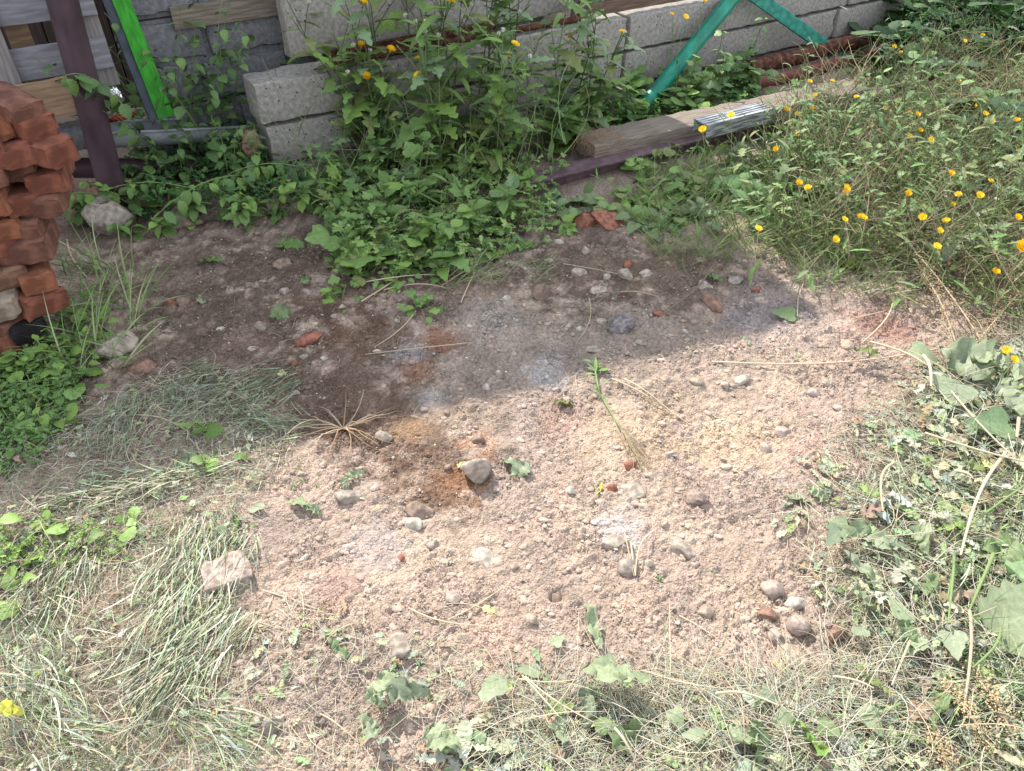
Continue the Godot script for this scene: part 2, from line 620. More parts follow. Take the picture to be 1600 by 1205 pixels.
func soil_color(x: float, z: float) -> Color:
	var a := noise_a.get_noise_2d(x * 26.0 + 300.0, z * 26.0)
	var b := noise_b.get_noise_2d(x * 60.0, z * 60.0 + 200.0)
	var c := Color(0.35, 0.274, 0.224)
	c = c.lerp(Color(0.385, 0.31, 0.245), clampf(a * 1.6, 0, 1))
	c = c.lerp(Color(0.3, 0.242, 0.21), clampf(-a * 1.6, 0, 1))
	for s: Array in stains_and_shade:
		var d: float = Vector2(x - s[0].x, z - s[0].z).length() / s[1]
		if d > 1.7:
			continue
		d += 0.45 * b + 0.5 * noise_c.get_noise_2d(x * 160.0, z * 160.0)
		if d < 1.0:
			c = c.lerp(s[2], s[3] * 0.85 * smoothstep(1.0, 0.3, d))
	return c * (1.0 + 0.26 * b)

func make_ground() -> void:
	for h in [[715, 745, 62, -0.028], [740, 690, 34, -0.01], [868, 932, 17, -0.035], [560, 850, 60, -0.012], [1300, 205, 120, -0.05], [460, 640, 90, -0.012], [1330, 760, 26, -0.02], [545, 1075, 40, -0.018], [1100, 800, 60, 0.012], [700, 790, 90, 0.008], [960, 860, 60, 0.014], [1240, 560, 90, 0.012]]:
		hollows.append([G(h[0], h[1]), size_at(h[0], h[1], h[2]), h[3]])
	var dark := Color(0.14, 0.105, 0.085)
	for s in [[800, 560, 220, Color(0.27, 0.225, 0.19), 0.85], [1000, 520, 220, Color(0.26, 0.215, 0.18), 0.85], [1200, 470, 160, Color(0.27, 0.225, 0.2), 0.8], [420, 600, 170, Color(0.15, 0.108, 0.085), 0.95], [350, 530, 200, Color(0.15, 0.108, 0.085), 0.95], [300, 430, 200, dark, 0.95], [480, 400, 200, dark, 0.95], [520, 620, 150, Color(0.16, 0.115, 0.09), 0.92], [620, 660, 130, Color(0.18, 0.13, 0.1), 0.9], [680, 730, 105, Color(0.165, 0.115, 0.085), 0.92], [690, 775, 70, Color(0.19, 0.135, 0.1), 0.9], [560, 550, 160, Color(0.15, 0.108, 0.085), 0.92], [700, 450, 170, Color(0.17, 0.125, 0.095), 0.85], [930, 410, 170, Color(0.15, 0.115, 0.09), 0.85], [1080, 430, 130, Color(0.16, 0.125, 0.095), 0.8], [330, 480, 120, dark, 0.9], [430, 420, 110, dark, 0.92], [250, 560, 130, dark, 0.85], [520, 470, 90, Color(0.14, 0.095, 0.07), 0.9], [560, 520, 70, Color(0.16, 0.1, 0.07), 0.8],  [900, 420, 110, Color(0.16, 0.12, 0.09), 0.8], [1050, 430, 120, Color(0.16, 0.12, 0.09), 0.75],  # the lobe entries here mix dark earth with painted shade
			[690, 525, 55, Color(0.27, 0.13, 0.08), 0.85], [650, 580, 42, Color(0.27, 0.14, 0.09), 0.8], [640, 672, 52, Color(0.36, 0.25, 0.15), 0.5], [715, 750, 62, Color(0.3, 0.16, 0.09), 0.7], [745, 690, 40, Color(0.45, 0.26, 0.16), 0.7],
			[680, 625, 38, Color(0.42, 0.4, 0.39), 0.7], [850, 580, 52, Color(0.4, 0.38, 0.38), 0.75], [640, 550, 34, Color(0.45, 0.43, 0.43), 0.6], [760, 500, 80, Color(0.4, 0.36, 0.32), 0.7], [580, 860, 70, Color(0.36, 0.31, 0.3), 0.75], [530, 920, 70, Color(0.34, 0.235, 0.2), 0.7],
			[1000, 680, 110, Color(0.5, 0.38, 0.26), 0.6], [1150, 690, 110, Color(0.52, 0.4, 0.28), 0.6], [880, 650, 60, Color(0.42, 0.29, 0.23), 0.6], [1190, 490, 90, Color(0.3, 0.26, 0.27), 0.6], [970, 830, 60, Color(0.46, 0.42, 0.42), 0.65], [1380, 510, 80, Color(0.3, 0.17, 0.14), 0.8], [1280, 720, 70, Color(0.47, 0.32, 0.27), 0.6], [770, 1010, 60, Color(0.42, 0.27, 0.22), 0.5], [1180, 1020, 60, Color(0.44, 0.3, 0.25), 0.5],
			[540, 640, 100, Color(0.15, 0.105, 0.08), 0.8], [610, 700, 95, Color(0.15, 0.1, 0.078), 0.85], [680, 770, 62, Color(0.16, 0.105, 0.075), 0.9], [740, 640, 90, Color(0.2, 0.155, 0.125), 0.7], [708, 745, 34, Color(0.24, 0.125, 0.075), 0.6], [642, 670, 36, Color(0.3, 0.2, 0.12), 0.6], [150, 720, 130, Color(0.2, 0.15, 0.12), 0.8], [150, 900, 190, Color(0.24, 0.19, 0.14), 0.8], [120, 1100, 220, Color(0.25, 0.2, 0.15), 0.8], [1500, 700, 160, Color(0.2, 0.17, 0.12), 0.8], [1500, 1000, 260, Color(0.19, 0.165, 0.11), 0.85], [1100, 1180, 230, Color(0.26, 0.21, 0.16), 0.7], [700, 340, 260, dark, 0.9], [1300, 330, 260, Color(0.12, 0.1, 0.065), 0.9], [1200, 200, 300, dark, 0.8], [200, 330, 200, dark, 0.9], [1500, 430, 170, Color(0.15, 0.12, 0.08), 0.8], [60, 620, 150, dark, 0.9]]:  # first entries: the lobe again, moist earth with its shadow put into the colour
		stains_and_shade.append([G(s[0], s[1]), size_at(s[0], s[1], s[2]), s[3], s[4]])
	var xs := PackedFloat64Array()
	var zs := PackedFloat64Array()
	var x := -60.0
	while x < 60.0:
		xs.append(x)
		var d := maxf(maxf(-1.55 - x, x - 1.65), 0.0)
		x += 0.0068 + d * 0.12
	var z := -60.0
	while z < 12.0:
		zs.append(z)
		var d := maxf(maxf(-2.75 - z, z + 0.55), 0.0)
		z += 0.0068 + d * 0.12
	var b := MB.new()
	var nz := zs.size()
	for i in xs.size():
		for k in nz:
			var px := xs[i]
			var pz := zs[k]
			var near := px > -1.9 and px < 2.0 and pz > -3.2 and pz < -0.3
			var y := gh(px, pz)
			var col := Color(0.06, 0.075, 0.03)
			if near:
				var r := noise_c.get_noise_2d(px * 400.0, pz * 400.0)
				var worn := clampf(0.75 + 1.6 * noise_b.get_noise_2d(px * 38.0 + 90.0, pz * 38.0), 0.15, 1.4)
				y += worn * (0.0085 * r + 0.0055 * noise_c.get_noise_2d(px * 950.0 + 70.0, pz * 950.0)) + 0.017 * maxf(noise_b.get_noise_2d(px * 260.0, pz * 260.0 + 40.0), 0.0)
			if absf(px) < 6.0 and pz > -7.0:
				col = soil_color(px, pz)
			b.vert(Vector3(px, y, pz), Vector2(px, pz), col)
	for i in xs.size() - 1:
		for k in nz - 1:
			var p00 := i * nz + k
			b.tri(p00, p00 + nz, p00 + 1)
			b.tri(p00 + 1, p00 + nz, p00 + nz + 1)
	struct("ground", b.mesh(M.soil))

func inside(poly: PackedVector2Array, n: int) -> Array:   # n points of the ground within an outline
	var lo := poly[0]
	var hi := poly[0]
	for p in poly:
		lo = lo.min(p)
		hi = hi.max(p)
	var out := []
	var tries := 0
	while out.size() < n and tries < n * 20:
		tries += 1
		var q := Vector2(R(lo.x, hi.x), R(lo.y, hi.y))
		if Geometry2D.is_point_in_polygon(q, poly):
			out.append(q)
	return out

func outline(a: Array) -> PackedVector2Array:
	var out := PackedVector2Array()
	for p in a:
		var g := G(p.x, p.y)
		out.append(Vector2(g.x, g.z))
	return out

func many(called: String, parent: Node3D, m: Mesh, material: Material, where_: Array, tint: Array) -> void:
	var mm := MultiMesh.new()
	mm.transform_format = MultiMesh.TRANSFORM_3D
	mm.use_colors = true
	mm.mesh = m
	mm.instance_count = where_.size()
	for i in where_.size():
		mm.set_instance_transform(i, where_[i])
		mm.set_instance_color(i, tint[i])
	var o := MultiMeshInstance3D.new()
	o.name = called
	o.multimesh = mm
	o.material_override = material
	parent.add_child(o, true)

func stuff(called: String) -> Node3D:
	var o := Node3D.new()
	o.name = called
	o.set_meta("kind", "stuff")
	add_child(o)
	return o

func spin() -> Basis:
	return Basis(Vector3(R(-1, 1), R(-1, 1), R(-1, 1)).normalized(), R(0, TAU))

func make_clods(patch: PackedVector2Array, root: Node3D) -> void:
	for kind in 4:
		var m := rock(Vector3(1, R(0.5, 0.7), R(0.75, 1)), 6, 0.42, 2, 0.3)
		var tr := []
		var cl := []
		for q in inside(patch, 2900):
			var lump := noise_b.get_noise_2d(q.x * 70.0 + 390.0, q.y * 70.0)
			if lump < R(-0.3, 0.5):
				continue
			var s := 0.006 + 0.022 * pow(rng.randf(), 3.0)
			tr.append(Transform3D(Basis(Vector3.UP, R(0, TAU)).scaled(Vector3(s * R(0.8, 1.4), s * R(0.7, 1.1), s)), Vector3(q.x, gh(q.x, q.y) + 0.0015, q.y)))
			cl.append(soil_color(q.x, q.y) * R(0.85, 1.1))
		many("clod", root, m, M.crumb, tr, cl)

func make_crumbs() -> void:
	var patch := outline([Vector2(130, 700), Vector2(230, 560), Vector2(230, 380), Vector2(420, 340), Vector2(560, 370), Vector2(900, 330), Vector2(1050, 380), Vector2(1280, 420), Vector2(1480, 460), Vector2(1560, 560), Vector2(1480, 700), Vector2(1400, 900), Vector2(1300, 1080), Vector2(1120, 1240), Vector2(300, 1240), Vector2(330, 950), Vector2(380, 780), Vector2(420, 680)])
	var root := stuff("soil_crumbs")
	make_clods(patch, root)
	for kind in 4:
		var m := rock(Vector3(1, R(0.55, 0.8), R(0.65, 1)), 8, 0.34, 1, 0.0)
		var tr := []
		var cl := []
		for q in inside(patch, 42000):
			var lump := noise_b.get_noise_2d(q.x * 38.0 + 90.0, q.y * 38.0)
			if lump < R(-0.25, 0.45):
				continue
			var s := 0.0026 + 0.0055 * pow(rng.randf(), 2.5)
			if rng.randf() < 0.018:
				s = 0.006 + 0.014 * pow(rng.randf(), 2.0)
			tr.append(Transform3D(spin().scaled(Vector3(s, s * R(0.5, 0.9), s * R(0.7, 1.3))), Vector3(q.x, gh(q.x, q.y) + s * 0.3 + 0.003, q.y)))
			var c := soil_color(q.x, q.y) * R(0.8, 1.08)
			var d := rng.randf()
			if d < 0.025 and s < 0.008:
				c = Color(0.62, 0.57, 0.5)
			elif d < 0.033 and s < 0.01:
				c = Color(0.36, 0.12, 0.07)
			elif d < 0.06:
				c = c.lerp(Color(0.33, 0.31, 0.3), 0.7)
			cl.append(c)
		many("crumb", root, m, M.crumb, tr, cl)

# ---------- cut grass, straw, leaf scraps ----------
func blade(bend: float, side: float, w: float, n := 6) -> ArrayMesh:
	var b := MB.new()
	var p := Vector3.ZERO
	var a := 0.0
	for i in n + 1:
		var t := float(i) / n
		var h := w * (1.0 - pow(t, 2.2)) * 0.5 + 0.0004
		var x := Vector3(cos(side * t), 0.35 * sin(t * 3.0), -sin(side * t))
		b.vert(p - x * h, Vector2(0, t))
		b.vert(p + x * h, Vector2(1, t))
		a = bend * t
		p += Vector3(sin(side * t), sin(a) if bend < 0 else -sin(a) * 0.5, cos(side * t)).normalized() / n
	for i in n:
		var q := i * 2
		b.tri(q, q + 1, q + 2)
		b.tri(q + 1, q + 3, q + 2)
	return b.mesh()

var blades := []
var straws := []
var bits := []
var kept := {}   # group name -> per mesh lists

func keep(set_name: String, k: int, t: Transform3D, c: Color) -> void:
	if not kept.has(set_name):
		kept[set_name] = {}
	if not kept[set_name].has(k):
		kept[set_name][k] = [[], []]
	kept[set_name][k][0].append(t)
	kept[set_name][k][1].append(c)

const GREY_GREEN := [0.31, 0.35, 0.26]
const BROWN := [0.28, 0.225, 0.17]
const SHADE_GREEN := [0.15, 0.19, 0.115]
const STRAW := [0.43, 0.375, 0.29]
const FRESH := [0.15, 0.23, 0.075]
const OLIVE := [0.23, 0.265, 0.145]

func tone(c: Array, spread := 0.22) -> Color:
	var k := 1.0 + R(-spread, spread)
	return Color(c[0] * k * R(0.9, 1.1), c[1] * k, c[2] * k * R(0.85, 1.15))

func comb(x1: float, y1: float, x2: float, y2: float, wide: float, n: int, colors: Array, layers := 0.03) -> void:
	# a swath of cut blades lying the same way, from one point to another
	var a := G(x1, y1)
	var b := G(x2, y2)
	var d := b - a
	var side := Vector3(-d.z, 0, d.x).normalized() * size_at(x1, y1, wide)
	for i in n:
		var along := R(-0.25, 0.75)
		var off := (R(-1, 1) + R(-1, 1)) * 0.5
		var p := a + d * along + side * off
		var dir := (d.normalized() + side.normalized() * (off * 0.4 + R(-0.55, 0.55))).normalized()
		var l := R(0.035, 0.125)
		p.y = gh(p.x, p.z) + R(0.003, layers)
		dir.y = R(-0.1, 0.12)
		put_blade("cut_grass", p, dir, l, R(0.5, 1.2) if rng.randf() < 0.7 else R(1.3, 2.2), tone(pick(colors)))

func put_blade(set_name: String, p: Vector3, dir: Vector3, l: float, w: float, c: Color) -> void:
	var z := dir.normalized()
	var x := Vector3.UP.cross(z)
	x = x.normalized() if x.length() > 0.01 else Vector3.RIGHT
	var y := z.cross(x)
	var b := Basis(x * l * w * 0.3, y * l, z * l).rotated(z, R(-0.7, 0.7))
	keep(set_name, rng.randi() % blades.size(), Transform3D(b, p), c)

func strew(poly: Array, n: int, colors: Array, l0: float, l1: float, layers: float, tilt := 0.12, set_name := "cut_grass") -> void:
	for q in inside(outline(poly), n):
		var clump := noise_b.get_noise_2d(q.x * 30.0, q.y * 30.0 + 400.0)
		if clump < R(-0.75, 0.1):
			continue
		var a := R(0, TAU) + clump * 3.0
		put_blade(set_name, Vector3(q.x, gh(q.x, q.y) + R(0.002, layers), q.y), Vector3(cos(a), R(-tilt * 0.4, tilt), sin(a)), R(l0, l1), R(0.5, 1.2), tone(pick(colors)))

func sod(poly: Array, n: int, colors: Array, l0: float, l1: float, lean: Vector3, set_name := "growing_grass") -> void:
	# standing blades that arch over
	for q in inside(outline(poly), n):
		var clump := noise_b.get_noise_2d(q.x * 45.0, q.y * 45.0 + 700.0)
		if clump < R(-0.5, 0.2):
			continue
		var a := R(0, TAU)
		var dir := Vector3(cos(a) * 0.7, R(0.5, 1.3), sin(a) * 0.7) + lean
		put_blade(set_name, Vector3(q.x, gh(q.x, q.y) - 0.01, q.y), dir, R(l0, l1), R(0.5, 1.0), tone(pick(colors)))

func straw_bits(poly: Array, n: int, l0: float, l1: float, layers: float, up := 0.1, colors := [STRAW], thick := 1.0) -> void:
	for q in inside(outline(poly), n):
		var a := R(0, TAU)
		var z := Vector3(cos(a), R(-up * 0.3, up), sin(a)).normalized()
		var x := Vector3.UP.cross(z).normalized()
		var l := l0 + (l1 - l0) * pow(rng.randf(), 2.0)
		keep("straw", rng.randi() % 6 + (6 if l > 0.1 else 0), Transform3D(Basis(x * l * thick, z.cross(x) * l * thick, z * l).rotated(z, R(0, TAU)), Vector3(q.x, gh(q.x, q.y) + R(0.003, layers), q.y)), tone(pick(colors)))

func leaf_bits(poly: Array, n: int, l0: float, l1: float, layers: float, colors: Array) -> void:
	for q in inside(outline(poly), n):
		var clump := noise_b.get_noise_2d(q.x * 40.0, q.y * 40.0 + 900.0)
		if clump < R(-0.6, 0.25):
			continue
		var l := l0 + (l1 - l0) * pow(rng.randf(), 1.6)
		var b := Basis(Vector3.UP, R(0, TAU)).rotated(Vector3(R(-1, 1), 0, R(-1, 1)).normalized(), R(-0.3, 0.3)).scaled(Vector3(l, l * 0.7, l))
		keep("leaf_scraps", rng.randi() % bits.size(), Transform3D(b, Vector3(q.x, gh(q.x, q.y) + R(0.004, layers), q.y)), tone(pick(colors)))

func flush() -> void:
	var look := {"cut_grass": [blades, M.hay, "blade"], "growing_grass": [blades, M.hay, "blade"], "straw": [straws, M.hay, "stalk"], "leaf_scraps": [bits, M.bits, "leaf_scrap"], "ground_weeds": [bits, M.bits, "small_leaf"], "meadow_stems": [straws, M.hay, "stalk"], "dead_grass": [blades, M.hay, "blade"]}
	for s in kept:
		var root := stuff(s)
		for k in kept[s]:
			many(look[s][2], root, look[s][0][k], look[s][1], kept[s][k][0], kept[s][k][1])

# ---------- plants ----------
func place_leaf(parent: Node3D, called: String, kind: String, mats: Array, p: Vector3, dir: Vector3, l: float, roll := 0.0) -> void:
	var z := dir.normalized()
	var x := Vector3.UP.cross(z)
	x = x.normalized() if x.length() > 0.05 else Vector3.RIGHT
	var b := Basis(x * l, z.cross(x) * l, z * l).rotated(z, roll)
	part(called, pick(LEAF[kind]), parent, M[pick(mats)], Transform3D(b, p))

func stem_line(from: Vector3, h: float, lean: Vector3, sag: float, n := 8) -> Array:
	var pts := []
	var d := (Vector3.UP + lean).normalized()
	var p := from
	var wob := Vector3(R(-1, 1), 0, R(-1, 1)) * 0.12
	for i in n + 1:
		pts.append(p)
		d = (d + Vector3(0, -sag / n, 0) + lean * 0.06 + wob * sin(i * 1.7) * 0.3).normalized()
		p += d * h / n
	return pts

func along(pts: Array, f: float) -> Array:
	var k := clampf(f, 0, 0.999) * (pts.size() - 1)
	var i := int(k)
	var a: Vector3 = pts[i]
	var b: Vector3 = pts[i + 1]
	return [a.lerp(b, k - i), (b - a).normalized()]

var flower_mesh := []
var bud_mesh: Mesh
var puff_mesh: Mesh
func make_flowers() -> void:
	for kind in 3:
		var b := MB.new()
		var disc := MB.new()
		var cup := MB.new()
		for ring in 2:
			var nn: int = [13, 9][ring]
			for i in nn:
				var a: float = TAU * i / nn + ring * 0.2 + R(-0.06, 0.06)
				var d := Vector3(cos(a), 0, sin(a))
				var w := Vector3(-d.z, 0, d.x) * 0.085
				var r: float = [0.5, 0.33][ring] * R(0.9, 1.06)
				var up: float = [0.1, 0.2][ring] + 0.12 * kind
				var k := b.vert(d * 0.06 + Vector3(0, 0.03, 0))
				b.vert(d * r * 0.6 - w + Vector3(0, 0.04 + up * 0.5, 0))
				b.vert(d * r * 0.6 + w + Vector3(0, 0.04 + up * 0.5, 0))
				b.vert(d * r - w * 0.8 + Vector3(0, 0.03 + up, 0))
				b.vert(d * r + w * 0.8 + Vector3(0, 0.03 + up, 0))
				b.tri(k, k + 1, k + 2)
				b.tri(k + 1, k + 3, k + 2)
				b.tri(k + 2, k + 3, k + 4)
		disc.tube([Vector3(0, 0.02, 0), Vector3(0, 0.1, 0), Vector3(0, 0.13, 0)], [0.16, 0.14, 0.06], 8)
		cup.tube([Vector3(0, -0.3, 0), Vector3(0, -0.12, 0), Vector3(0, 0.04, 0)], [0.05, 0.15, 0.12], 7)
		var m := b.mesh(M[["petal", "petal", "petal_deep"][kind]])
		disc.mesh(M.petal_deep, m)
		cup.mesh(M.stem_green, m)
		flower_mesh.append(m)
	var q := MB.new()
	q.tube([Vector3(0, -0.3, 0), Vector3(0, 0, 0), Vector3(0, 0.3, 0), Vector3(0, 0.5, 0)], [0.08, 0.2, 0.15, 0.05], 7)
	bud_mesh = q.mesh(M.stem_green)
	var fl := MB.new()
	for i in 46:
		var d := Vector3(R(-1, 1), R(-0.4, 1), R(-1, 1)).normalized()
		var w := d.cross(Vector3(R(-1, 1), R(-1, 1), R(-1, 1))).normalized() * 0.05
		var k := fl.vert(Vector3.ZERO)
		fl.vert(d * 0.5 - w)
		fl.vert(d * 0.5 + w)
		fl.tri(k, k + 1, k + 2)
	puff_mesh = fl.mesh(M.fluff)

func head_at(parent: Node3D, kind: String, p: Vector3, up: Vector3, s: float) -> void:
	var y := up.normalized()
	var x := y.cross(Vector3.BACK).normalized()
	var b := Basis(x * s, y * s, x.cross(y) * s).rotated(y, R(0, TAU))
	match kind:
		"flower":
			part("flower_head", pick(flower_mesh), parent, null, Transform3D(b, p))
		"bud":
			part("bud", bud_mesh, parent, null, Transform3D(b.scaled_local(Vector3(0.5, 0.5, 0.5)), p))
		"seed":
			part("seed_head", puff_mesh, parent, null, Transform3D(b.scaled_local(Vector3(0.5, 0.5, 0.5)), p))

func plant(called: String, label: String, category: String, at: Vector3, o: Dictionary, group := "") -> Node3D:
	var root := thing(called, label if label else unique(o.desc, at), category, at, group)
	var stems: int = o.get("stems", 1)
	var spread: float = o.get("spread", 0.04)
	var thick: float = o.get("thick", 0.003)
	for s in stems:
		var from := Vector3(R(-1, 1) * spread, -0.02, R(-1, 1) * spread)
		var h := R(o.h[0], o.h[1])
		var out := Vector3(R(-1, 1), 0, R(-1, 1)) * float(o.get("splay", 0.3))
		var pts := stem_line(from, h, (o.get("lean", Vector3.ZERO) as Vector3) + out, o.get("sag", 0.2))
		var b := MB.new()
		var rad := []
		for i in pts.size():
			rad.append(thick * (1.0 - 0.65 * i / pts.size()))
		b.tube(pts, rad, 5)
		var tips := [[pts[pts.size() - 1], along(pts, 0.98)[1]]]
		for k in int(o.get("branches", 0)):
			var a := along(pts, R(0.5, 0.9))
			var tw := stem_line(a[0], h * R(0.14, 0.34), Vector3(R(-1, 1), 0, R(-1, 1)) * 0.9, 0.1, 4)
			b.tube(tw, [thick * 0.45], 4)
			tips.append([tw[tw.size() - 1], along(tw, 0.98)[1]])
		part("stem", b.mesh(M[o.get("stem", "stem_green")]), root)
		var nl: int = o.get("leaves", 8)
		var turn := R(0, TAU)
		for k in nl:
			var f := float(o.get("f0", 0.12)) + (1.0 - float(o.get("f0", 0.12))) * (k + R(0.0, 0.6)) / nl
			var a := along(pts, f)
			turn += 2.4
			var l: float = R(o.len[0], o.len[1]) * (1.0 - 0.45 * f * f)
			var pitch: float = R(o.get("p0", 0.0), o.get("p1", 0.7))
			for side in (2 if o.get("pairs", false) else 1):
				var g := turn + PI * side + R(-0.2, 0.2)
				place_leaf(root, "leaf", pick(o.kinds), o.mats, a[0], Vector3(cos(g), pitch, sin(g)), l * R(0.9, 1.1), R(-0.35, 0.35))
		var heads: Array = o.get("heads", [])
		for k in mini(heads.size(), tips.size()):
			head_at(root, heads[k], tips[k][0], (tips[k][1] as Vector3) + Vector3(R(-0.4, 0.4), 0.7, R(-0.1, 0.7)), o.get("head", 0.028))
	# leaves on stalks straight from the root
	for k in int(o.get("basal", 0)):
		var g := R(0, TAU)
		var r := sqrt(rng.randf()) * float(o.get("cover", 0.12))
		var p := Vector3(cos(g) * r, R(0.02, 1.0) * float(o.get("bh", 0.1)), sin(g) * r)
		place_leaf(root, "leaf", pick(o.kinds), o.mats, p, Vector3(cos(g) + R(-0.7, 0.7), R(-0.15, 0.5), sin(g) + R(-0.3, 0.9)), R(o.len[0], o.len[1]), R(-0.4, 0.4))
	if o.get("basal", 0) > 0:
		var b := MB.new()
		for k in int(o.basal * 0.6):
			var g := R(0, TAU)
			var r := sqrt(rng.randf()) * float(o.get("cover", 0.12))
			b.tube([Vector3(cos(g) * r * 0.3, -0.01, sin(g) * r * 0.3), Vector3(cos(g) * r * 0.7, 0.7 * float(o.get("bh", 0.1)), sin(g) * r * 0.7), Vector3(cos(g) * r, 0.9 * float(o.get("bh", 0.1)), sin(g) * r)], [0.0016, 0.0012], 4)
		var st := part("leaf_stalk", b.mesh(M.stem_green), root)
		st.set_meta("kind", "stuff")
	return root

# ---------- the place ----------
var back_dir := Vector3(-sin(deg_to_rad(32.0)), 0, -cos(deg_to_rad(32.0)))   # away from the plot, square to the stacked planks
var row_dir := Vector3(cos(deg_to_rad(32.0)), 0, -sin(deg_to_rad(32.0)))     # along the stack, towards the meadow
var row_start := Vector3.ZERO

func row_at(t: float, back: float, y: float) -> Vector3:
	return row_start + row_dir * t + back_dir * back + Vector3(0, y, 0)

func row_basis(turn := 0.0, tilt := 0.0) -> Basis:
	return Basis(Vector3.UP, deg_to_rad(32.0) + turn) * Basis(Vector3.RIGHT, tilt)

func _ready() -> void:
	# camera
	rng.seed = 20240611
	for f in [noise_a, noise_b, noise_c]:
		f.noise_type = FastNoiseLite.TYPE_SIMPLEX_SMOOTH
		f.frequency = 0.1
	noise_b.seed = 7
	noise_c.seed = 19
	noise_c.fractal_octaves = 3
	var cam := Camera3D.new()
	cam.name = "camera"
	cam.position = EYE
	cam.rotation_degrees = Vector3(-PITCH, 0, 0)
	cam.fov = rad_to_deg(2.0 * atan(602.5 / FOC))
	cam.near = 0.05
	cam.far = 200.0
	add_child(cam)
	cam.current = true
	# sky
	var env := Environment.new()
	var sky := Sky.new()
	var sm := ProceduralSkyMaterial.new()
	sm.sky_top_color = Color(0.75, 0.78, 0.83)
	sm.sky_horizon_color = Color(0.9, 0.91, 0.93)
	sm.sky_energy_multiplier = 1.15
	sm.sky_curve = 0.2
	sm.ground_bottom_color = Color(0.2, 0.2, 0.16)
	sm.ground_horizon_color = Color(0.5, 0.52, 0.5)
	var cover := FastNoiseLite.new()
	cover.frequency = 0.006
	cover.fractal_octaves = 5
	var ci := cover.get_seamless_image(512, 256)
	for y in 256:
		for x in 512:
			var v := smoothstep(0.42, 0.72, ci.get_pixel(x, y).r)
			ci.set_pixel(x, y, Color(v, v, v))
	sm.sky_cover = ImageTexture.create_from_image(ci)
	sm.sky_cover_modulate = Color(1, 0.99, 0.97, 0.5)
	sky.sky_material = sm
	env.background_mode = Environment.BG_SKY
	env.sky = sky
	env.tonemap_mode = Environment.TONE_MAPPER_LINEAR
	env.tonemap_exposure = 2.0
	env.sdfgi_enabled = true
	env.ssao_enabled = true
	env.ssil_enabled = true
	var we := WorldEnvironment.new()
	we.name = "world"
	we.environment = env
	add_child(we)
	# sun: from behind the fence on the left, throwing the shade of the unseen shed over the far half of the plot
	var elev := deg_to_rad(45.0)
	var travel := Vector3(0.55, 0, 0.835).normalized()
	var sun := DirectionalLight3D.new()
	sun.name = "sun"
	sun.light_energy = 1.55
	sun.light_color = Color(1, 0.965, 0.92)
	sun.light_angular_distance = 0.6
	sun.shadow_enabled = true
	add_child(sun)
	sun.look_at_from_position(Vector3(0, 5, 0), Vector3(0, 5, 0) + travel * cos(elev) - Vector3(0, sin(elev), 0), Vector3.UP)

	row_start = G(450, 285)
	make_materials()
	make_leaves()
	make_flowers()
	for i in 8:
		blades.append(blade(R(0.0, 1.3), R(-1.1, 1.1), R(0.035, 0.06)))
	for i in 12:
		var b := MB.new()
		var pts := []
		var w1 := R(-0.5, 0.5)
		var w2 := R(-0.25, 0.25)
		for k in 7:
			var t := k / 6.0
			pts.append(Vector3(sin(t * 2.6) * w1 * 0.6 + R(-0.012, 0.012), sin(t * 3.1) * absf(w2) * 0.5 + w2 * t * t * 0.5, t * (1.0 - 0.2 * absf(w1))))
		var r0 := 0.011 if i < 6 else 0.0052
		b.tube(pts, [r0, r0, r0 * 0.95, r0 * 0.85, r0 * 0.75, r0 * 0.6, r0 * 0.4], 4)
		straws.append(b.mesh())
	for i in 6:
		bits.append(leaf(["ovate", "lobed", "long", "long", "lobed", "ovate"][i], [0.5, 0.5, 0.3, 0.22, 0.6, 0.4][i], 0.03, 0.2, R(-0.1, 0.8), 0.14, R(-0.9, 0.9)))
	for l in [[745, 740, "the rusty hollow stone"], [1245, 982, "the round pink cobble"], [950, 640, "the snapped green stalk"], [970, 515, "the pitted clinker lump"], [355, 903, "the square stone block"], [482, 530, "the flat brick chip"], [560, 690, "the dry root tangle"],
			[60, 530, "the black brick"], [868, 932, "the small dug hole"], [35, 1130, "the yellow fallen leaf"], [1570, 1000, "the big pale dock leaf"], [935, 350, "the long brick shard"], [950, 1085, "the folded pale leaf"], [985, 765, "the flat pink shard"], [755, 872, "the flat white shard"],
			[1350, 550, "the long straw"], [185, 330, "the plum drainpipe"], [260, 165, "the bright green bar"], [430, 240, "the concrete stack end"], [1060, 100, "the teal tube"], [1140, 190, "the zinc channel"], [1240, 100, "the rusty pipes"], [1400, 130, "the plum beam end"],
			[1450, 530, "the dock stalk"], [1520, 1150, "the flattened dock"], [640, 400, "the weed clump front"], [180, 340, "the pale boulder"]]:
		landmarks.append([G(l[0], l[1]), l[2]])
	make_ground()
	build_added_shed_and_fence(elev, travel)
	build_stack()
	build_scrap()
	build_bricks()
	build_stones()
	build_weeds()
	build_meadow()
	build_fallen()
	make_crumbs()
	build_grass()
	flush()

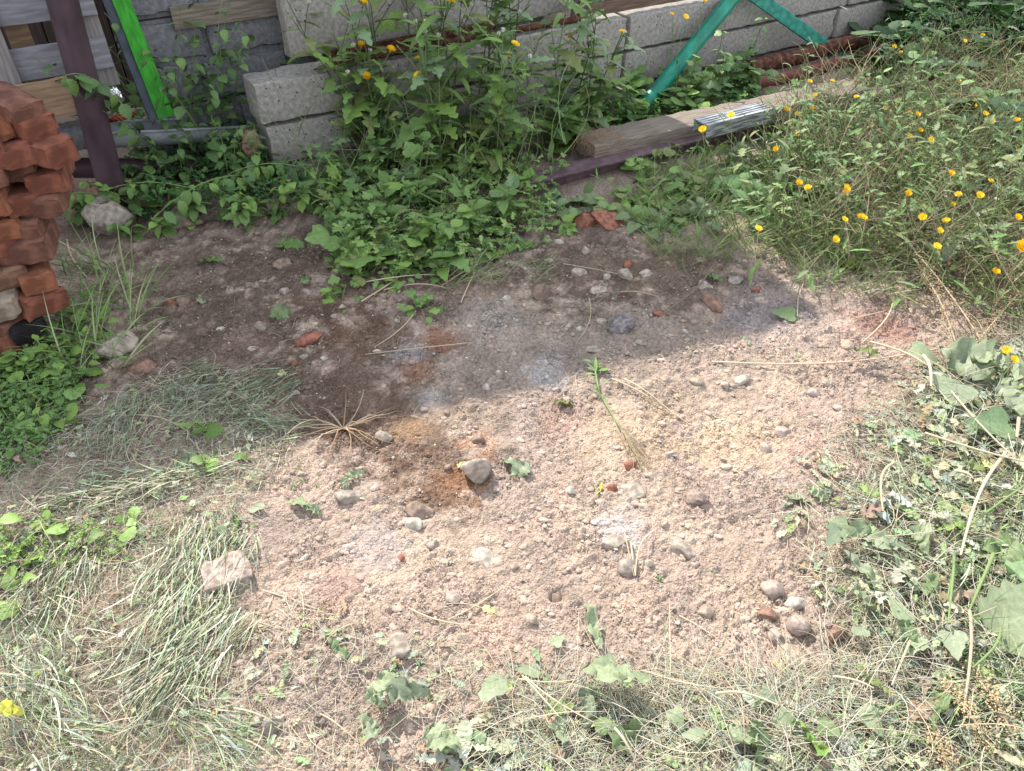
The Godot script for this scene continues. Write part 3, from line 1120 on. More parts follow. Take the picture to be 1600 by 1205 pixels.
func build_added_shed_and_fence(elev: float, travel: Vector3) -> void:
	# unseen building put behind the fence, its eave placed to cast the shade edge
	var h := 3.1
	var corner := G(1288, 492) - travel * (h / tan(elev))
	var far_end := G(460, 702) - travel * (h / tan(elev))
	var d := far_end - corner
	d.y = 0
	d = d.normalized()
	var into := Vector3(d.z, 0, -d.x)
	if into.z > 0:
		into = -into
	var long := 7.0
	var turn := atan2(d.z, -d.x)
	var added_shed := thing("added_shed", "unseen dark board building added behind the fence to cast the shade", "added_shed", corner + d * long * 0.5 + into * 1.6)
	added_shed.rotation.y = turn
	var wall := block(Vector3(0.16, 2.95, 0.025), 0.003, 0.4, 0.001)
	for k in 42:
		part("wall_board", wall, added_shed, M.added_shed_wood, Transform3D(Basis(), Vector3(-3.35 + k * 0.163, 1.475, 1.4)))
	for s in [-1, 1]:
		part("side_wall", block(Vector3(0.03, 2.95, 2.7), 0.003, 0.5, 0.001), added_shed, M.added_shed_wood, Transform3D(Basis(), Vector3(3.38 * s, 1.475, 0.02)))
	part("back_wall", block(Vector3(6.7, 2.95, 0.03), 0.003, 0.5, 0.001), added_shed, M.added_shed_wood, Transform3D(Basis(), Vector3(0, 1.475, -1.36)))
	part("roof", block(Vector3(long, 0.08, 3.2), 0.01, 0.5, 0.001), added_shed, M.roof, Transform3D(Basis(), Vector3(0, h - 0.04, 0)))
	# cast concrete fence panel that imitates stonework, between two posts
	var fence := thing("concrete_fence", "dark grey cast concrete fence panel moulded like rough stone blocks", "fence", row_at(0.0, 0.46, 0.0))
	fence.basis = row_basis()
	for row in 5:
		part("panel_plate", block(Vector3(2.2, 0.385, 0.035), 0.004, 0.3, 0.001), fence, M.cast_panel, Transform3D(Basis(), Vector3(0.63, -0.1 + 0.39 * row + 0.195, -0.02)))
		for half in 2:
			var x := -0.46
			while x < 1.7:
				var w := R(0.24, 0.44)
				if rng.randf() < 0.2 and half == 0:
					w = 0.42
				w = minf(w, 1.72 - x)
				if w > 0.06:
					var hh := R(0.165, 0.18)
					part("moulded_stone", block(Vector3(w - 0.012, hh, 0.04), 0.016, 0.05, 0.007), fence, M.cast_panel, Transform3D(Basis(Vector3.BACK, R(-0.02, 0.02)) * Basis(Vector3.UP, R(-0.03, 0.03)), Vector3(x + w * 0.5, -0.1 + 0.39 * row + 0.1 + 0.19 * half, 0.01 + R(-0.004, 0.006))))
				x += w
	part("post", block(Vector3(0.12, 2.1, 0.12), 0.012, 0.15, 0.004), fence, M.concrete, Transform3D(Basis(), Vector3(1.8, 0.95, 0.0)))
	solo("weathered_board", block(Vector3(0.62, 0.1, 0.025), 0.004, 0.04, 0.002), "short split grey board leaning flat against the moulded concrete panel", "board", Transform3D(row_basis(0.0, -0.12), on_plane(375, 14, row_at(0, 0.42, 0), back_dir)), M.old_wood)

func build_stack() -> void:
	# three courses of concrete fence planks, with more set back on top
	var g := "stacked concrete planks"
	for a in [[-0.07, 2.05, 0, "upper"], [2.065, 3.95, 0, "upper"], [-0.05, 2.05, 1, "middle"], [2.065, 3.87, 1, "middle"], [3.885, 5.6, 1, "middle"], [-0.02, 2.2, 2, "lower"], [2.215, 4.3, 2, "lower"], [3.965, 5.6, 0, "upper"]]:
		var l: float = a[1] - a[0]
		var y: float = [0.38, 0.181, -0.02][a[2]]
		var seat: String = ["near the brick pile end", "in the middle run", "towards the meadow end"][0 if a[0] < 0.5 else (1 if a[0] < 3.5 else 2)]
		solo("concrete_plank", block(Vector3(l, 0.192, 0.2), 0.016, 0.045, 0.005), "pitted grey concrete plank in the %s course of the stack %s" % [a[3], seat], "concrete plank", Transform3D(row_basis(R(-0.004, 0.004), R(-0.01, 0.01)), row_at((a[0] + a[1]) * 0.5, 0.1 + R(-0.006, 0.012), y)), M.concrete, g)
	for k in 2:
		solo("concrete_plank", block(Vector3(1.62, 0.295, 0.09), 0.012, 0.05, 0.004), "taller concrete slab set back on the stack behind the tall weeds, %s of two" % ["lower", "upper"][k], "concrete plank", Transform3D(row_basis(R(-0.006, 0.006), R(-0.02, 0.02)), row_at(0.99 + 0.012 * k, 0.26, 0.63 + 0.302 * k)), M.concrete, g)
	var b := MB.new()
	b.tube([row_at(0.3, 0.03, 0.496), row_at(1.0, 0.03, 0.5), row_at(1.75, 0.045, 0.496)], [0.017], 10)
	solo("rusty_rod", b.mesh(), "long rusty iron rod lying along the top of the concrete stack", "iron rod", Transform3D(), M.rust)
	solo("rusty_rail", block(Vector3(0.95, 0.045, 0.03), 0.006, 0.05, 0.002), "short brown rusty rail behind the weeds on the concrete stack", "rail", Transform3D(row_basis(0.02), row_at(0.82, 0.16, 0.5)), M.rust)
	solo("brown_plank", block(Vector3(1.3, 0.17, 0.035), 0.005, 0.05, 0.002), "dark brown plank standing on edge on the concrete stack", "plank", Transform3D(row_basis(0.0, 0.1), row_at(2.35, 0.06, 0.575)), M.brown_wood)
	solo("plum_patch", block(Vector3(0.06, 0.2, 0.012), 0.003, 0.05, 0.001), "small plum painted board scrap propped on the brown plank", "board scrap", Transform3D(row_basis(0.0, 0.1) * Basis(Vector3.BACK, 0.05), row_at(1.76, 0.028, 0.6)), M.plum_steel)

func build_scrap() -> void:
	# plum drainpipe
	var foot := G(186, 336)
	var b := MB.new()
	var top := on_plane(97, 0, foot, Vector3.BACK)
	var ax := (top - foot).normalized()
	b.tube([foot - ax * 0.12, foot, foot + ax * 0.6, foot + ax * 1.45], [0.056], 28)
	var pipe := thing("drainpipe", "dark plum painted steel drainpipe rising beside the brick pile", "drainpipe")
	part("pipe", b.mesh(), pipe, M.plum_paint)
	var c := MB.new()
	c.tube([foot + ax * 1.2, foot + ax * 1.205, foot + ax * 1.275, foot + ax * 1.28], [0.056, 0.061, 0.061, 0.056], 28)
	part("collar", c.mesh(), pipe, M.plum_paint)
	# upright pallet behind the pipe
	var pp := G(190, 335) + back_dir * 0.17
	var pallet := thing("wooden_pallet", "grey weathered pallet stood on edge behind the plum drainpipe", "pallet", Vector3(0, 0, 0))
	var right_end := on_plane(186, 128, pp, back_dir)
	var slat_y := [0.63, 0.84, 1.06, 1.28]
	var base := Vector3(right_end.x, 0, right_end.z)
	pallet.position = base
	pallet.basis = row_basis()
	for k in slat_y.size():
		part("slat", block(Vector3(1.25, 0.125, 0.02), 0.003, 0.06, 0.0015), pallet, M.grey_wood, Transform3D(Basis(Vector3.BACK, R(-0.006, 0.006)), Vector3(-0.62, slat_y[k], 0.0)))
	for x in [-0.045, -0.4, -1.15]:
		part("batten", block(Vector3(0.095, 0.92, 0.022), 0.003, 0.06, 0.0015), pallet, M.grey_wood_upright, Transform3D(Basis(Vector3.BACK, R(-0.01, 0.01)), Vector3(x, 0.95, 0.0225 if x < -0.1 else -0.022)))
	part("batten", block(Vector3(0.022, 0.92, 0.075), 0.003, 0.06, 0.0015), pallet, M.grey_wood_upright, Transform3D(Basis(), Vector3(-0.16, 0.95, 0.05)))
	for x in [-0.6, -0.3]:
		part("rear_batten", block(Vector3(0.09, 0.92, 0.02), 0.003, 0.06, 0.0015), pallet, M.tan_wood, Transform3D(Basis(), Vector3(x, 0.95, -0.12)))
	# tan plank in front of the pallet
	var q := on_plane(62, 160, pp + back_dir * -0.06, back_dir)
	solo("tan_board", block(Vector3(0.62, 0.155, 0.03), 0.004, 0.05, 0.002), "clean tan board on edge between the brick pile and the drainpipe", "board", Transform3D(row_basis(0.0, -0.05) * Basis(Vector3.BACK, 0.03), q - row_dir * 0.1), M.tan_wood)
	# half-round gutter lying behind the pipe
	var gb := MB.new()
	var g0 := on_plane(85, 222, pp, back_dir)
	var g1 := on_plane(395, 206, pp + back_dir * 0.16, back_dir)
	var gx := (g1 - g0).normalized()
	var gz := gx.cross(Vector3.UP).normalized()
	var gy := gz.cross(gx)
	for e in 2:
		for s in 2:
			var r: float = [0.086, 0.083][s]
			for k in 17:
				var a := PI + PI * k / 16.0
				gb.vert((g1 if e else g0) + gz * cos(a) * r + gy * sin(a) * r + gy * 0.05, Vector2(k / 16.0, e))
	for s in 2:
		for k in 16:
			var i := s * 17 + k
			if s == 0:
				gb.tri(i, i + 1, i + 34)
				gb.tri(i + 1, i + 35, i + 34)
			else:
				gb.tri(i, i + 34, i + 1)
				gb.tri(i + 1, i + 34, i + 35)
	var gut := thing("gutter", "grey half-round gutter lying behind the drainpipe and the nettles", "gutter")
	part("channel", gb.mesh(), gut, M.gutter_grey)
	for s in [-1, 1]:
		var lip := MB.new()
		lip.tube([g0 + gz * 0.086 * s + gy * 0.052, g1 + gz * 0.086 * s + gy * 0.052], [0.007], 8)
		part("rim", lip.mesh(), gut, M.gutter_grey)
	var br := on_plane(250, 180, pp + back_dir * 0.08, back_dir)
	part("bracket", block(Vector3(0.05, 0.055, 0.05), 0.004, 0.03, 0.001), gut, M.gutter_grey, Transform3D(row_basis(), br))
	var tb := MB.new()
	tb.tube([on_plane(95, 262, pp + back_dir * 0.05, back_dir), on_plane(330, 264, pp + back_dir * 0.1, back_dir)], [0.045], 18)
	solo("brown_pipe", tb.mesh(), "brown pipe lying under the grey gutter", "pipe", Transform3D(), M.plum_paint)
	# bright green bar leaning against the panel
	var a0 := on_plane(256, 176, row_at(0, 0.2, 0), back_dir)
	var a1 := on_plane(188, 0, row_at(0, 0.3, 0), back_dir)
	var y := (a1 - a0).normalized()
	var z := (-back_dir - y * (-back_dir).dot(y)).normalized()
	var bb := Basis(y.cross(z), y, z)
	var bar := thing("green_bar", "bright green painted steel bar leaning beside the concrete panel", "steel bar", a0)
	bar.basis = bb
	part("face", block(Vector3(0.072, 1.6, 0.012), 0.003, 0.2, 0.0006), bar, M.green_paint, Transform3D(Basis(), Vector3(0, 0.78, 0.022)))
	part("frame", block(Vector3(0.096, 1.6, 0.03), 0.003, 0.2, 0.0006), bar, M.slate_paint, Transform3D(Basis(), Vector3(-0.022, 0.78, 0.0)))
	# crumpled foil and a red scrap behind the gutter
	var fp := on_plane(181, 147, pp - back_dir * 0.02, back_dir)
	var fm := rock(Vector3(0.085, 0.085, 0.06), 16, 0.3, 3, 0.0)
	solo("foil_ball", fm, "crumpled silver foil scrap between the pallet and the green bar", "foil", Transform3D(Basis(), fp), M.foil)
	solo("red_rag", rock(Vector3(0.13, 0.05, 0.06), 8, 0.35, 3, 0.0), "crushed red scrap behind the grey gutter", "scrap", Transform3D(row_basis(), on_plane(192, 181, pp + back_dir * 0.06, back_dir)), M.red_scrap)
	solo("rubble_block", block(Vector3(0.3, 0.1, 0.16), 0.02, 0.03, 0.01), "dull brown block under the tan board beside the drainpipe", "block", Transform3D(row_basis(), on_plane(112, 214, pp - back_dir * 0.02, back_dir)), M.concrete_dark)
	solo("granite_chunk", rock(Vector3(0.1, 0.16, 0.12), 8, 0.12, 3, 0.2), "speckled reddish stone at the end of the concrete stack", "stone", Transform3D(Basis(), on_plane(392, 222, row_at(-0.1, 0.05, 0), back_dir)), M.stone_dull_brick)
	# teal tube and bar
	var t := MB.new()
	var t0 := on_plane(985, 192, row_at(0, -0.26, 0), back_dir)
	var t1 := on_plane(1143, 0, row_at(0, -0.05, 0), back_dir)
	var td := (t1 - t0).normalized()
	t.tube([t0 - td * 0.1, t0 + td * 0.3, t1 + td * 0.35], [0.042], 24)
	solo("teal_tube", t.mesh(), "round teal green tube slanting against the concrete stack", "tube", Transform3D(), M.teal_tube)
	var u0 := on_plane(1325, 98, row_at(0, -0.2, 0), back_dir)
	var u1 := on_plane(1186, -2, row_at(0, -0.06, 0), back_dir)
	var uy := (u1 - u0).normalized()
	var uz := (-back_dir - uy * (-back_dir).dot(uy)).normalized()
	solo("teal_bar", block(Vector3(0.078, 1.2, 0.03), 0.004, 0.04, 0.0012), "flat teal painted bar with flaking edges leaning on the concrete stack", "bar", Transform3D(Basis(uy.cross(uz), uy, uz), u0 + uy * 0.56), M.teal_bar)
	# rusty pipes on the ground by the stack
	for k in 2:
		var y0: float = [108.0, 136.0][k]
		var r: float = [0.05, 0.037][k]
		var p0 := on_plane(1168, y0, row_at(0, [-0.16, -0.26][k], 0), back_dir)
		var p1 := p0 + row_dir * R(1.3, 1.5) + Vector3(0, 0.02, 0)
		var m := MB.new()
		var pts := []
		for i in 12:
			pts.append(p0.lerp(p1, i / 11.0) + Vector3(0, 0.004 * sin(i * 1.3), 0))
		m.tube(pts, [r], 18, false)
		var hollow := MB.new()
		hollow.tube([p1, p0], [r * 0.86], 18, false)
		var o := thing("rusty_pipe", ["thick rusty brown pipe lying against the concrete stack", "thinner red rusted pipe lying in front of the thick one"][k], "pipe", Vector3.ZERO, "rusty pipes beside the concrete stack")
		part("tube", m.mesh(), o, M[["rust", "rust_red"][k]])
		part("bore", hollow.mesh(), o, M.rust)
	# weathered sleeper, plum steel beam, zinc channel
	var s0 := G(918, 222, 0.13)
	var s1 := G(1350, 132, 0.15)
	var sd := (s1 - s0)
	var sx := sd.normalized()
	var sz := sx.cross(Vector3.UP).normalized()
	solo("timber_sleeper", block(Vector3(sd.length(), 0.1, 0.2), 0.014, 0.035, 0.004, 0.03), "long weathered timber beam lying in front of the concrete stack", "timber beam", Transform3D(Basis(sx, sz.cross(sx), sz), (s0 + s1) * 0.5 + Vector3(0, -0.045, 0) - sz * 0.03), M.old_wood)
	var i0 := G(786, 290, 0.06)
	var i1 := G(1442, 124, 0.1)
	var idr := i1 - i0
	var ix := idr.normalized()
	var iz := ix.cross(Vector3.UP).normalized()
	var beam := thing("steel_beam", "long plum brown steel beam lying along the edge of the weeds", "steel beam", (i0 + i1) * 0.5)
	beam.basis = Basis(ix, iz.cross(ix), iz)
	var ll := idr.length()
	part("flange", block(Vector3(ll, 0.012, 0.11), 0.002, 0.06, 0.001), beam, M.plum_steel, Transform3D(Basis(), Vector3(0, 0.0, 0)))
	part("flange", block(Vector3(ll, 0.012, 0.11), 0.002, 0.06, 0.001), beam, M.plum_steel, Transform3D(Basis(), Vector3(0, -0.1, 0)))
	part("web", block(Vector3(ll, 0.088, 0.014), 0.002, 0.06, 0.001), beam, M.plum_steel, Transform3D(Basis(), Vector3(0, -0.05, 0)))
	var z0 := G(1098, 200, 0.18)
	var z1 := G(1192, 176, 0.19)
	var zx := (z1 - z0).normalized()
	var zz := zx.cross(Vector3.UP).normalized()
	var ch := thing("zinc_channel", "short grey ribbed metal channel lying on the timber beam", "metal channel", (z0 + z1) * 0.5)
	ch.basis = Basis(zx, zz.cross(zx), zz)
	part("web", block(Vector3(0.42, 0.006, 0.1), 0.001, 0.1, 0.0003), ch, M.zinc, Transform3D(Basis(), Vector3(0, 0.03, 0)))
	for s in [-1, 1]:
		part("side", block(Vector3(0.42, 0.07, 0.005), 0.001, 0.1, 0.0003), ch, M.zinc, Transform3D(Basis(), Vector3(0, 0.0, 0.049 * s)))
	for s in [-0.022, 0.0, 0.022]:
		part("rib", block(Vector3(0.42, 0.006, 0.007), 0.001, 0.1, 0.0003), ch, M.zinc, Transform3D(Basis(), Vector3(0, 0.034, s)))
	# torn roots hanging over the plum beam
	var rb := MB.new()
	var rc := G(935, 218, 0.13)
	for k in 70:
		var p := rc + Vector3(R(-0.09, 0.12), R(-0.01, 0.05), R(-0.04, 0.05))
		var pts := [p]
		var dd := Vector3(R(-1, 1), R(-1.0, 0.1), R(0, 1)).normalized()
		for i in 5:
			dd = (dd + Vector3(R(-0.7, 0.7), R(-0.6, 0.4), R(-0.7, 0.7))).normalized()
			p += dd * R(0.012, 0.032)
			pts.append(p)
		rb.tube(pts, [0.0018, 0.0014, 0.001], 3, false)
	var roots := solo("torn_roots", rb.mesh(), "brown matted clump of torn roots on the plum beam", "roots", Transform3D(), M.root_fibre)
	roots.set_meta("kind", "thing")

func brick_mesh(size: Vector3) -> ArrayMesh:
	# an old reclaimed brick: worn edges and a few broken corners
	var m := block(size, 0.005, 0.014, 0.004)
	var a := m.surface_get_arrays(0)
	var v: PackedVector3Array = a[Mesh.ARRAY_VERTEX]
	var cuts := []
	for k in 2 + rng.randi() % 2:
		var d := Vector3(pick([-1, 1]) * R(0.3, 1.0), pick([-1, 1]) * R(0.3, 1.0), pick([-1, 1]) * R(0.2, 1.0))
		var nn := (d / size).normalized()
		cuts.append([nn, (absf(nn.x) * size.x + absf(nn.y) * size.y + absf(nn.z) * size.z) * 0.5 * R(0.74, 0.93)])
	var off := R(0, 200)
	for i in v.size():
		var p := v[i]
		for c in cuts:
			var over: float = p.dot(c[0]) - float(c[1]) + 0.006 * noise_a.get_noise_3dv(p * 500.0 + Vector3(off, 0, 0))
			if over > 0.0:
				p -= (c[0] as Vector3) * over
		p += p.normalized() * 0.0007 * noise_a.get_noise_3dv(p * 900.0 + Vector3(off, 0, 0))
		v[i] = p
	var b := MB.new()
	b.v = v
	b.uv = a[Mesh.ARRAY_TEX_UV]
	b.c.resize(v.size())
	b.c.fill(Color.WHITE)
	b.ix = a[Mesh.ARRAY_INDEX]
	var f := MB.new()   # every face keeps its own edge
	for i in b.ix:
		f.ix.append(f.vert(b.v[i], b.uv[i]))
	return f.mesh()

func build_bricks() -> void:
	var base := G(50, 548)
	var face := Vector3(0.62, 0.1, 0.77).normalized()
	var rows := [["lowest", 545.0, 8], ["second", 508.0, 8], ["third", 468.0, 8], ["fourth", 428.0, 8], ["fifth", 388.0, 8], ["sixth", 350.0, 8], ["seventh", 310.0, 8], ["eighth", 272.0, 8], ["ninth", 235.0, 7], ["tenth", 198.0, 6], ["topmost", 165.0, 5]]
	var edge := [72.0, 70.0, 74.0, 74.0, 66.0, 70.0, 104.0, 108.0, 92.0, 66.0, 40.0]
	var seat := ["at the outer edge", "second from the outer edge", "third from the outer edge", "fourth from the outer edge", "fifth from the outer edge", "sixth from the outer edge", "seventh from the outer edge", "eighth from the outer edge"]
	for r in rows.size():
		for k in int(rows[r][2]):
			var px: float = edge[r] - 24.0 - k * 46.0 + R(-9, 9)
			var p := on_plane(px, float(rows[r][1]) + R(-5, 5), base, face)
			var whole := rng.randf() < 0.35
			var size := Vector3(R(0.105, 0.125), R(0.068, 0.085), R(0.2, 0.24))
			if whole:
				size = Vector3(R(0.14, 0.17), 0.078, 0.2)
			var ty: String = pick(["brick_red", "brick_red", "brick_orange", "brick_dull", "brick_brown"])
			var look: String = {"brick_red": "worn red brick", "brick_orange": "orange brick", "brick_dull": "dull brown red brick", "brick_brown": "brownish brick"}[ty]
			if r == 1 and k == 0:
				ty = "char"
				look = "soot blackened brick"
			elif r == 2 and k == 1 or r == 3 and k == 2:
				ty = "brick_pale"
				look = "pale mortar crusted brick"
			var turn := atan2(face.x, face.z) + R(-0.5, 0.5)
			var b := Basis(Vector3.UP, turn) * Basis(Vector3.RIGHT, R(-0.14, 0.2)) * Basis(Vector3.BACK, R(-0.14, 0.14))
			var out := R(-0.03, 0.05) + (0.02 if k == 0 else 0.0)
			solo("brick", brick_mesh(size), "%s, %s layer of the brick pile, %s" % [look, rows[r][0], seat[k]], "brick", Transform3D(b, p - face * (0.1 - out)), M[ty], "old bricks stacked in the pile")

func build_stones() -> void:
	var list := [[745, 741, 36, "pale", "pale angular stone standing up in the rusty hollow", 1.5], [1245, 984, 37, "pink", "smooth round pink cobble on the soil by the wilted leaves", 1], [355, 905, 62, "pale", "big square stone block in the cut grass", 0.8], [970, 516, 44, "clinker", "dark pitted clinker lump on the shaded soil", 0.8], [1205, 926, 38, "pink", "lumpy pale pink stone behind the round cobble", 0.9],
		[483, 531, 34, "brick", "flat red brick chip on the dark soil", 0.6], [458, 564, 17, "brick", "", 0.8], [474, 553, 13, "pale", "", 0.7], [922, 346, 38, "brick", "broken red brick end under the weeds beside the long shard", 0.6], [948, 353, 44, "brick", "long red brick shard at the foot of the weeds", 0.5], [982, 417, 14, "brick", "", 0.9], [978, 434, 24, "grey", "", 0.8], [947, 438, 13, "white", "", 0.9], [845, 463, 26, "brown", "upright brown wedge of stone in the shade", 1.4], [1183, 456, 15, "brick", "", 0.9], [1112, 474, 38, "dull_brick", "half buried dull brick lump", 0.6], [1030, 493, 19, "brick", "", 0.6],
		[1160, 595, 22, "white", "", 0.7], [1133, 603, 18, "white", "", 0.8], [1086, 601, 20, "tan", "", 0.8], [967, 601, 17, "tan", "", 0.9], [1049, 711, 15, "white", "", 0.9], [985, 733, 20, "brick", "", 0.7], [954, 770, 15, "brick", "", 0.9], [984, 768, 42, "pale", "flat pale pink shard lying by the dry stalk", 0.35], [1090, 785, 36, "clod", "dark crumbly clod on the sunny soil", 0.8], [655, 804, 36, "brown", "flat dark brown stone beside the white shard", 0.5], [643, 822, 26, "white", "narrow white shard beside the flat brown stone", 0.5], [676, 853, 17, "grey", "", 1], [755, 873, 38, "white", "flat white shard alone on the sunny soil", 0.3], [626, 873, 15, "brick", "", 0.8], [600, 684, 21, "grey", "", 0.8], [545, 782, 30, "grey", "grey wedge of stone below the dry roots", 0.8],
		[868, 928, 22, "brown", "dark brown clod in the small dug hole", 0.8], [707, 940, 26, "pink", "", 0.6], [625, 1016, 36, "grey", "domed grey stone half sunk in the soil", 0.7], [684, 1044, 22, "pink", "", 0.9], [716, 1166, 36, "pink", "plum tinted cobble at the front edge of the soil", 0.7], [426, 1140, 28, "grey", "", 1.1], [404, 1131, 20, "pale", "", 1.1], [960, 852, 36, "pale", "broad pale stone with a flat top", 0.5], [985, 893, 34, "grey", "grey stone under the crossed stalks", 0.7], [1068, 858, 30, "grey", "", 0.5], [748, 690, 17, "brown", "", 0.8], [761, 605, 13, "white", "", 0.8], [778, 583, 12, "white", "", 0.8], [1240, 944, 26, "white", "small white stone touching the soil behind the round cobble", 0.9], [1304, 1000, 36, "dull_brick", "rough reddish brown stone beside the round cobble", 0.8], [1212, 995, 26, "pink", "", 0.8], [1243, 1022, 44, "tan", "broad flat tan stone just below the round cobble", 0.45],
		[268, 478, 19, "brick", "", 0.8], [286, 476, 18, "brown", "", 0.7], [182, 545, 52, "pale", "pale flat stone among the tall grass by the bricks", 0.6], [190, 505, 44, "brown", "brown stone behind the pale flat one in the tall grass", 0.6], [222, 573, 36, "dull_brick", "low brown brick piece at the edge of the tall grass", 0.5], [440, 413, 24, "brown", "", 0.6], [445, 460, 16, "grey", "", 0.7], [408, 513, 17, "grey", "", 0.7], [462, 612, 13, "white", "", 0.6], [1194, 701, 22, "pink", "", 0.7], [1222, 678, 25, "pink", "", 0.7], [1324, 540, 24, "tan", "", 0.5], [640, 581, 26, "dull_brick", "", 0.5], [176, 352, 78, "grey", "pale rough boulder under the nettles beside the brick pile", 0.8], [290, 352, 44, "brown", "mossy brown stone under the nettles", 0.7], [160, 310, 40, "dull_brick", "reddish stone at the foot of the drainpipe", 0.7], [535, 1030, 18, "grey", "", 0.6], [578, 1052, 20, "brown", "", 0.6], [890, 770, 15, "white", "", 0.7], [880, 830, 14, "grey", "", 0.7], [830, 970, 22, "tan", "", 0.6], [838, 1053, 24, "white", "", 0.5], [1100, 958, 24, "tan", "", 0.6], [1040, 820, 14, "tan", "", 0.8], [1196, 962, 28, "dull_brick", "", 0.5],
		[1150, 770, 16, "tan", "", 0.6], [1010, 880, 18, "pale", "", 0.6], [1085, 880, 13, "pale", "", 0.6], [905, 905, 13, "pale", "", 0.7], [800, 885, 15, "tan", "", 0.7], [820, 855, 12, "tan", "", 0.7], [700, 725, 14, "brown", "", 0.7], [565, 735, 14, "tan", "", 0.7], [1270, 615, 24, "pink", "", 0.5], [940, 505, 14, "pale", "", 0.6], [905, 515, 12, "white", "", 0.7], [888, 512, 12, "pale", "", 0.7], [1000, 540, 16, "grey", "", 0.6], [1070, 520, 12, "white", "", 0.7], [930, 545, 24, "grey", "", 0.4], [1100, 450, 24, "pale", "", 0.5], [905, 430, 20, "pale", "", 0.6], [935, 455, 20, "pale", "", 0.6], [1010, 430, 18, "white", "", 0.6], [875, 375, 14, "white", "", 0.6], [915, 395, 16, "pale", "", 0.8], [860, 410, 14, "tan", "", 0.7], [1190, 470, 24, "pink", "", 0.5], [1150, 440, 20, "grey", "", 0.6], [345, 515, 12, "white", "", 0.5], [395, 545, 14, "pale", "", 0.4], [505, 560, 12, "white", "", 0.6], [535, 480, 12, "pale", "", 0.6], [590, 550, 12, "white", "", 0.6], [620, 505, 12, "pale", "", 0.6], [790, 470, 14, "white", "", 0.6], [700, 650, 12, "brown", "", 0.7], [475, 870, 14, "white", "", 0.6], [410, 870, 14, "pale", "", 0.5], [1130, 720, 12, "tan", "", 0.7], [1060, 640, 12, "tan", "", 0.6], [1310, 640, 22, "pink", "", 0.5], [1340, 660, 24, "tan", "", 0.5], [1290, 600, 18, "pale", "", 0.5]]
	var said := {"pale": "pale angular pebble", "grey": "rough grey pebble", "white": "small whitish pebble", "pink": "dusty pink pebble", "brown": "dark brown pebble", "brick": "small red brick crumb", "dull_brick": "dull red brick lump", "tan": "tan coloured pebble", "clinker": "pitted clinker", "clod": "crumbly clod"}
	for e in list:
		var kind: String = e[3]
		var w := size_at(e[0], e[1], e[2])
		var p := gp(e[0], e[1])
		var tall: float = e[5]
		var angular: bool = kind != "pink" and kind != "clod" and kind != "clinker"
		var size := Vector3(w, w * tall, w * R(0.7, 0.95)) * (1.42 if angular else 1.08)
		var m := rock(size, 8 if angular else 4, 0.05 if angular else 0.05, 3 if e[2] > 24 else 2, 0.1 if angular else 0.9, 0.55 if kind == "clinker" else 0.0)
		if e[0] == 355:
			m = brick_mesh(Vector3(0.12, 0.09, 0.1))
			kind = "pink"
			p.y -= 0.02
		if kind in ["clod", "clinker"]:
			m = rock(size * 1.1, 5, 0.22, 3, 0.5, 0.4 if kind == "clinker" else 0.1)
		p.y += size.y * (0.1 if e[2] > 20 else 0.08)
		if e[0] == 745 or e[0] == 1245:
			p.y += size.y * 0.1
		var label: String = e[4] if e[4] else unique(said[kind], p)
		solo("brick_piece" if "brick" in kind else ("soil_clod" if kind == "clod" else "stone"), m, label, "brick piece" if "brick" in kind else ("clod" if kind == "clod" else "stone"), Transform3D(Basis(Vector3.UP, R(-0.5, 0.5)) * Basis(Vector3.BACK, R(-0.25, 0.25)), p), M["stone_" + kind], "stones lying on the cleared soil")

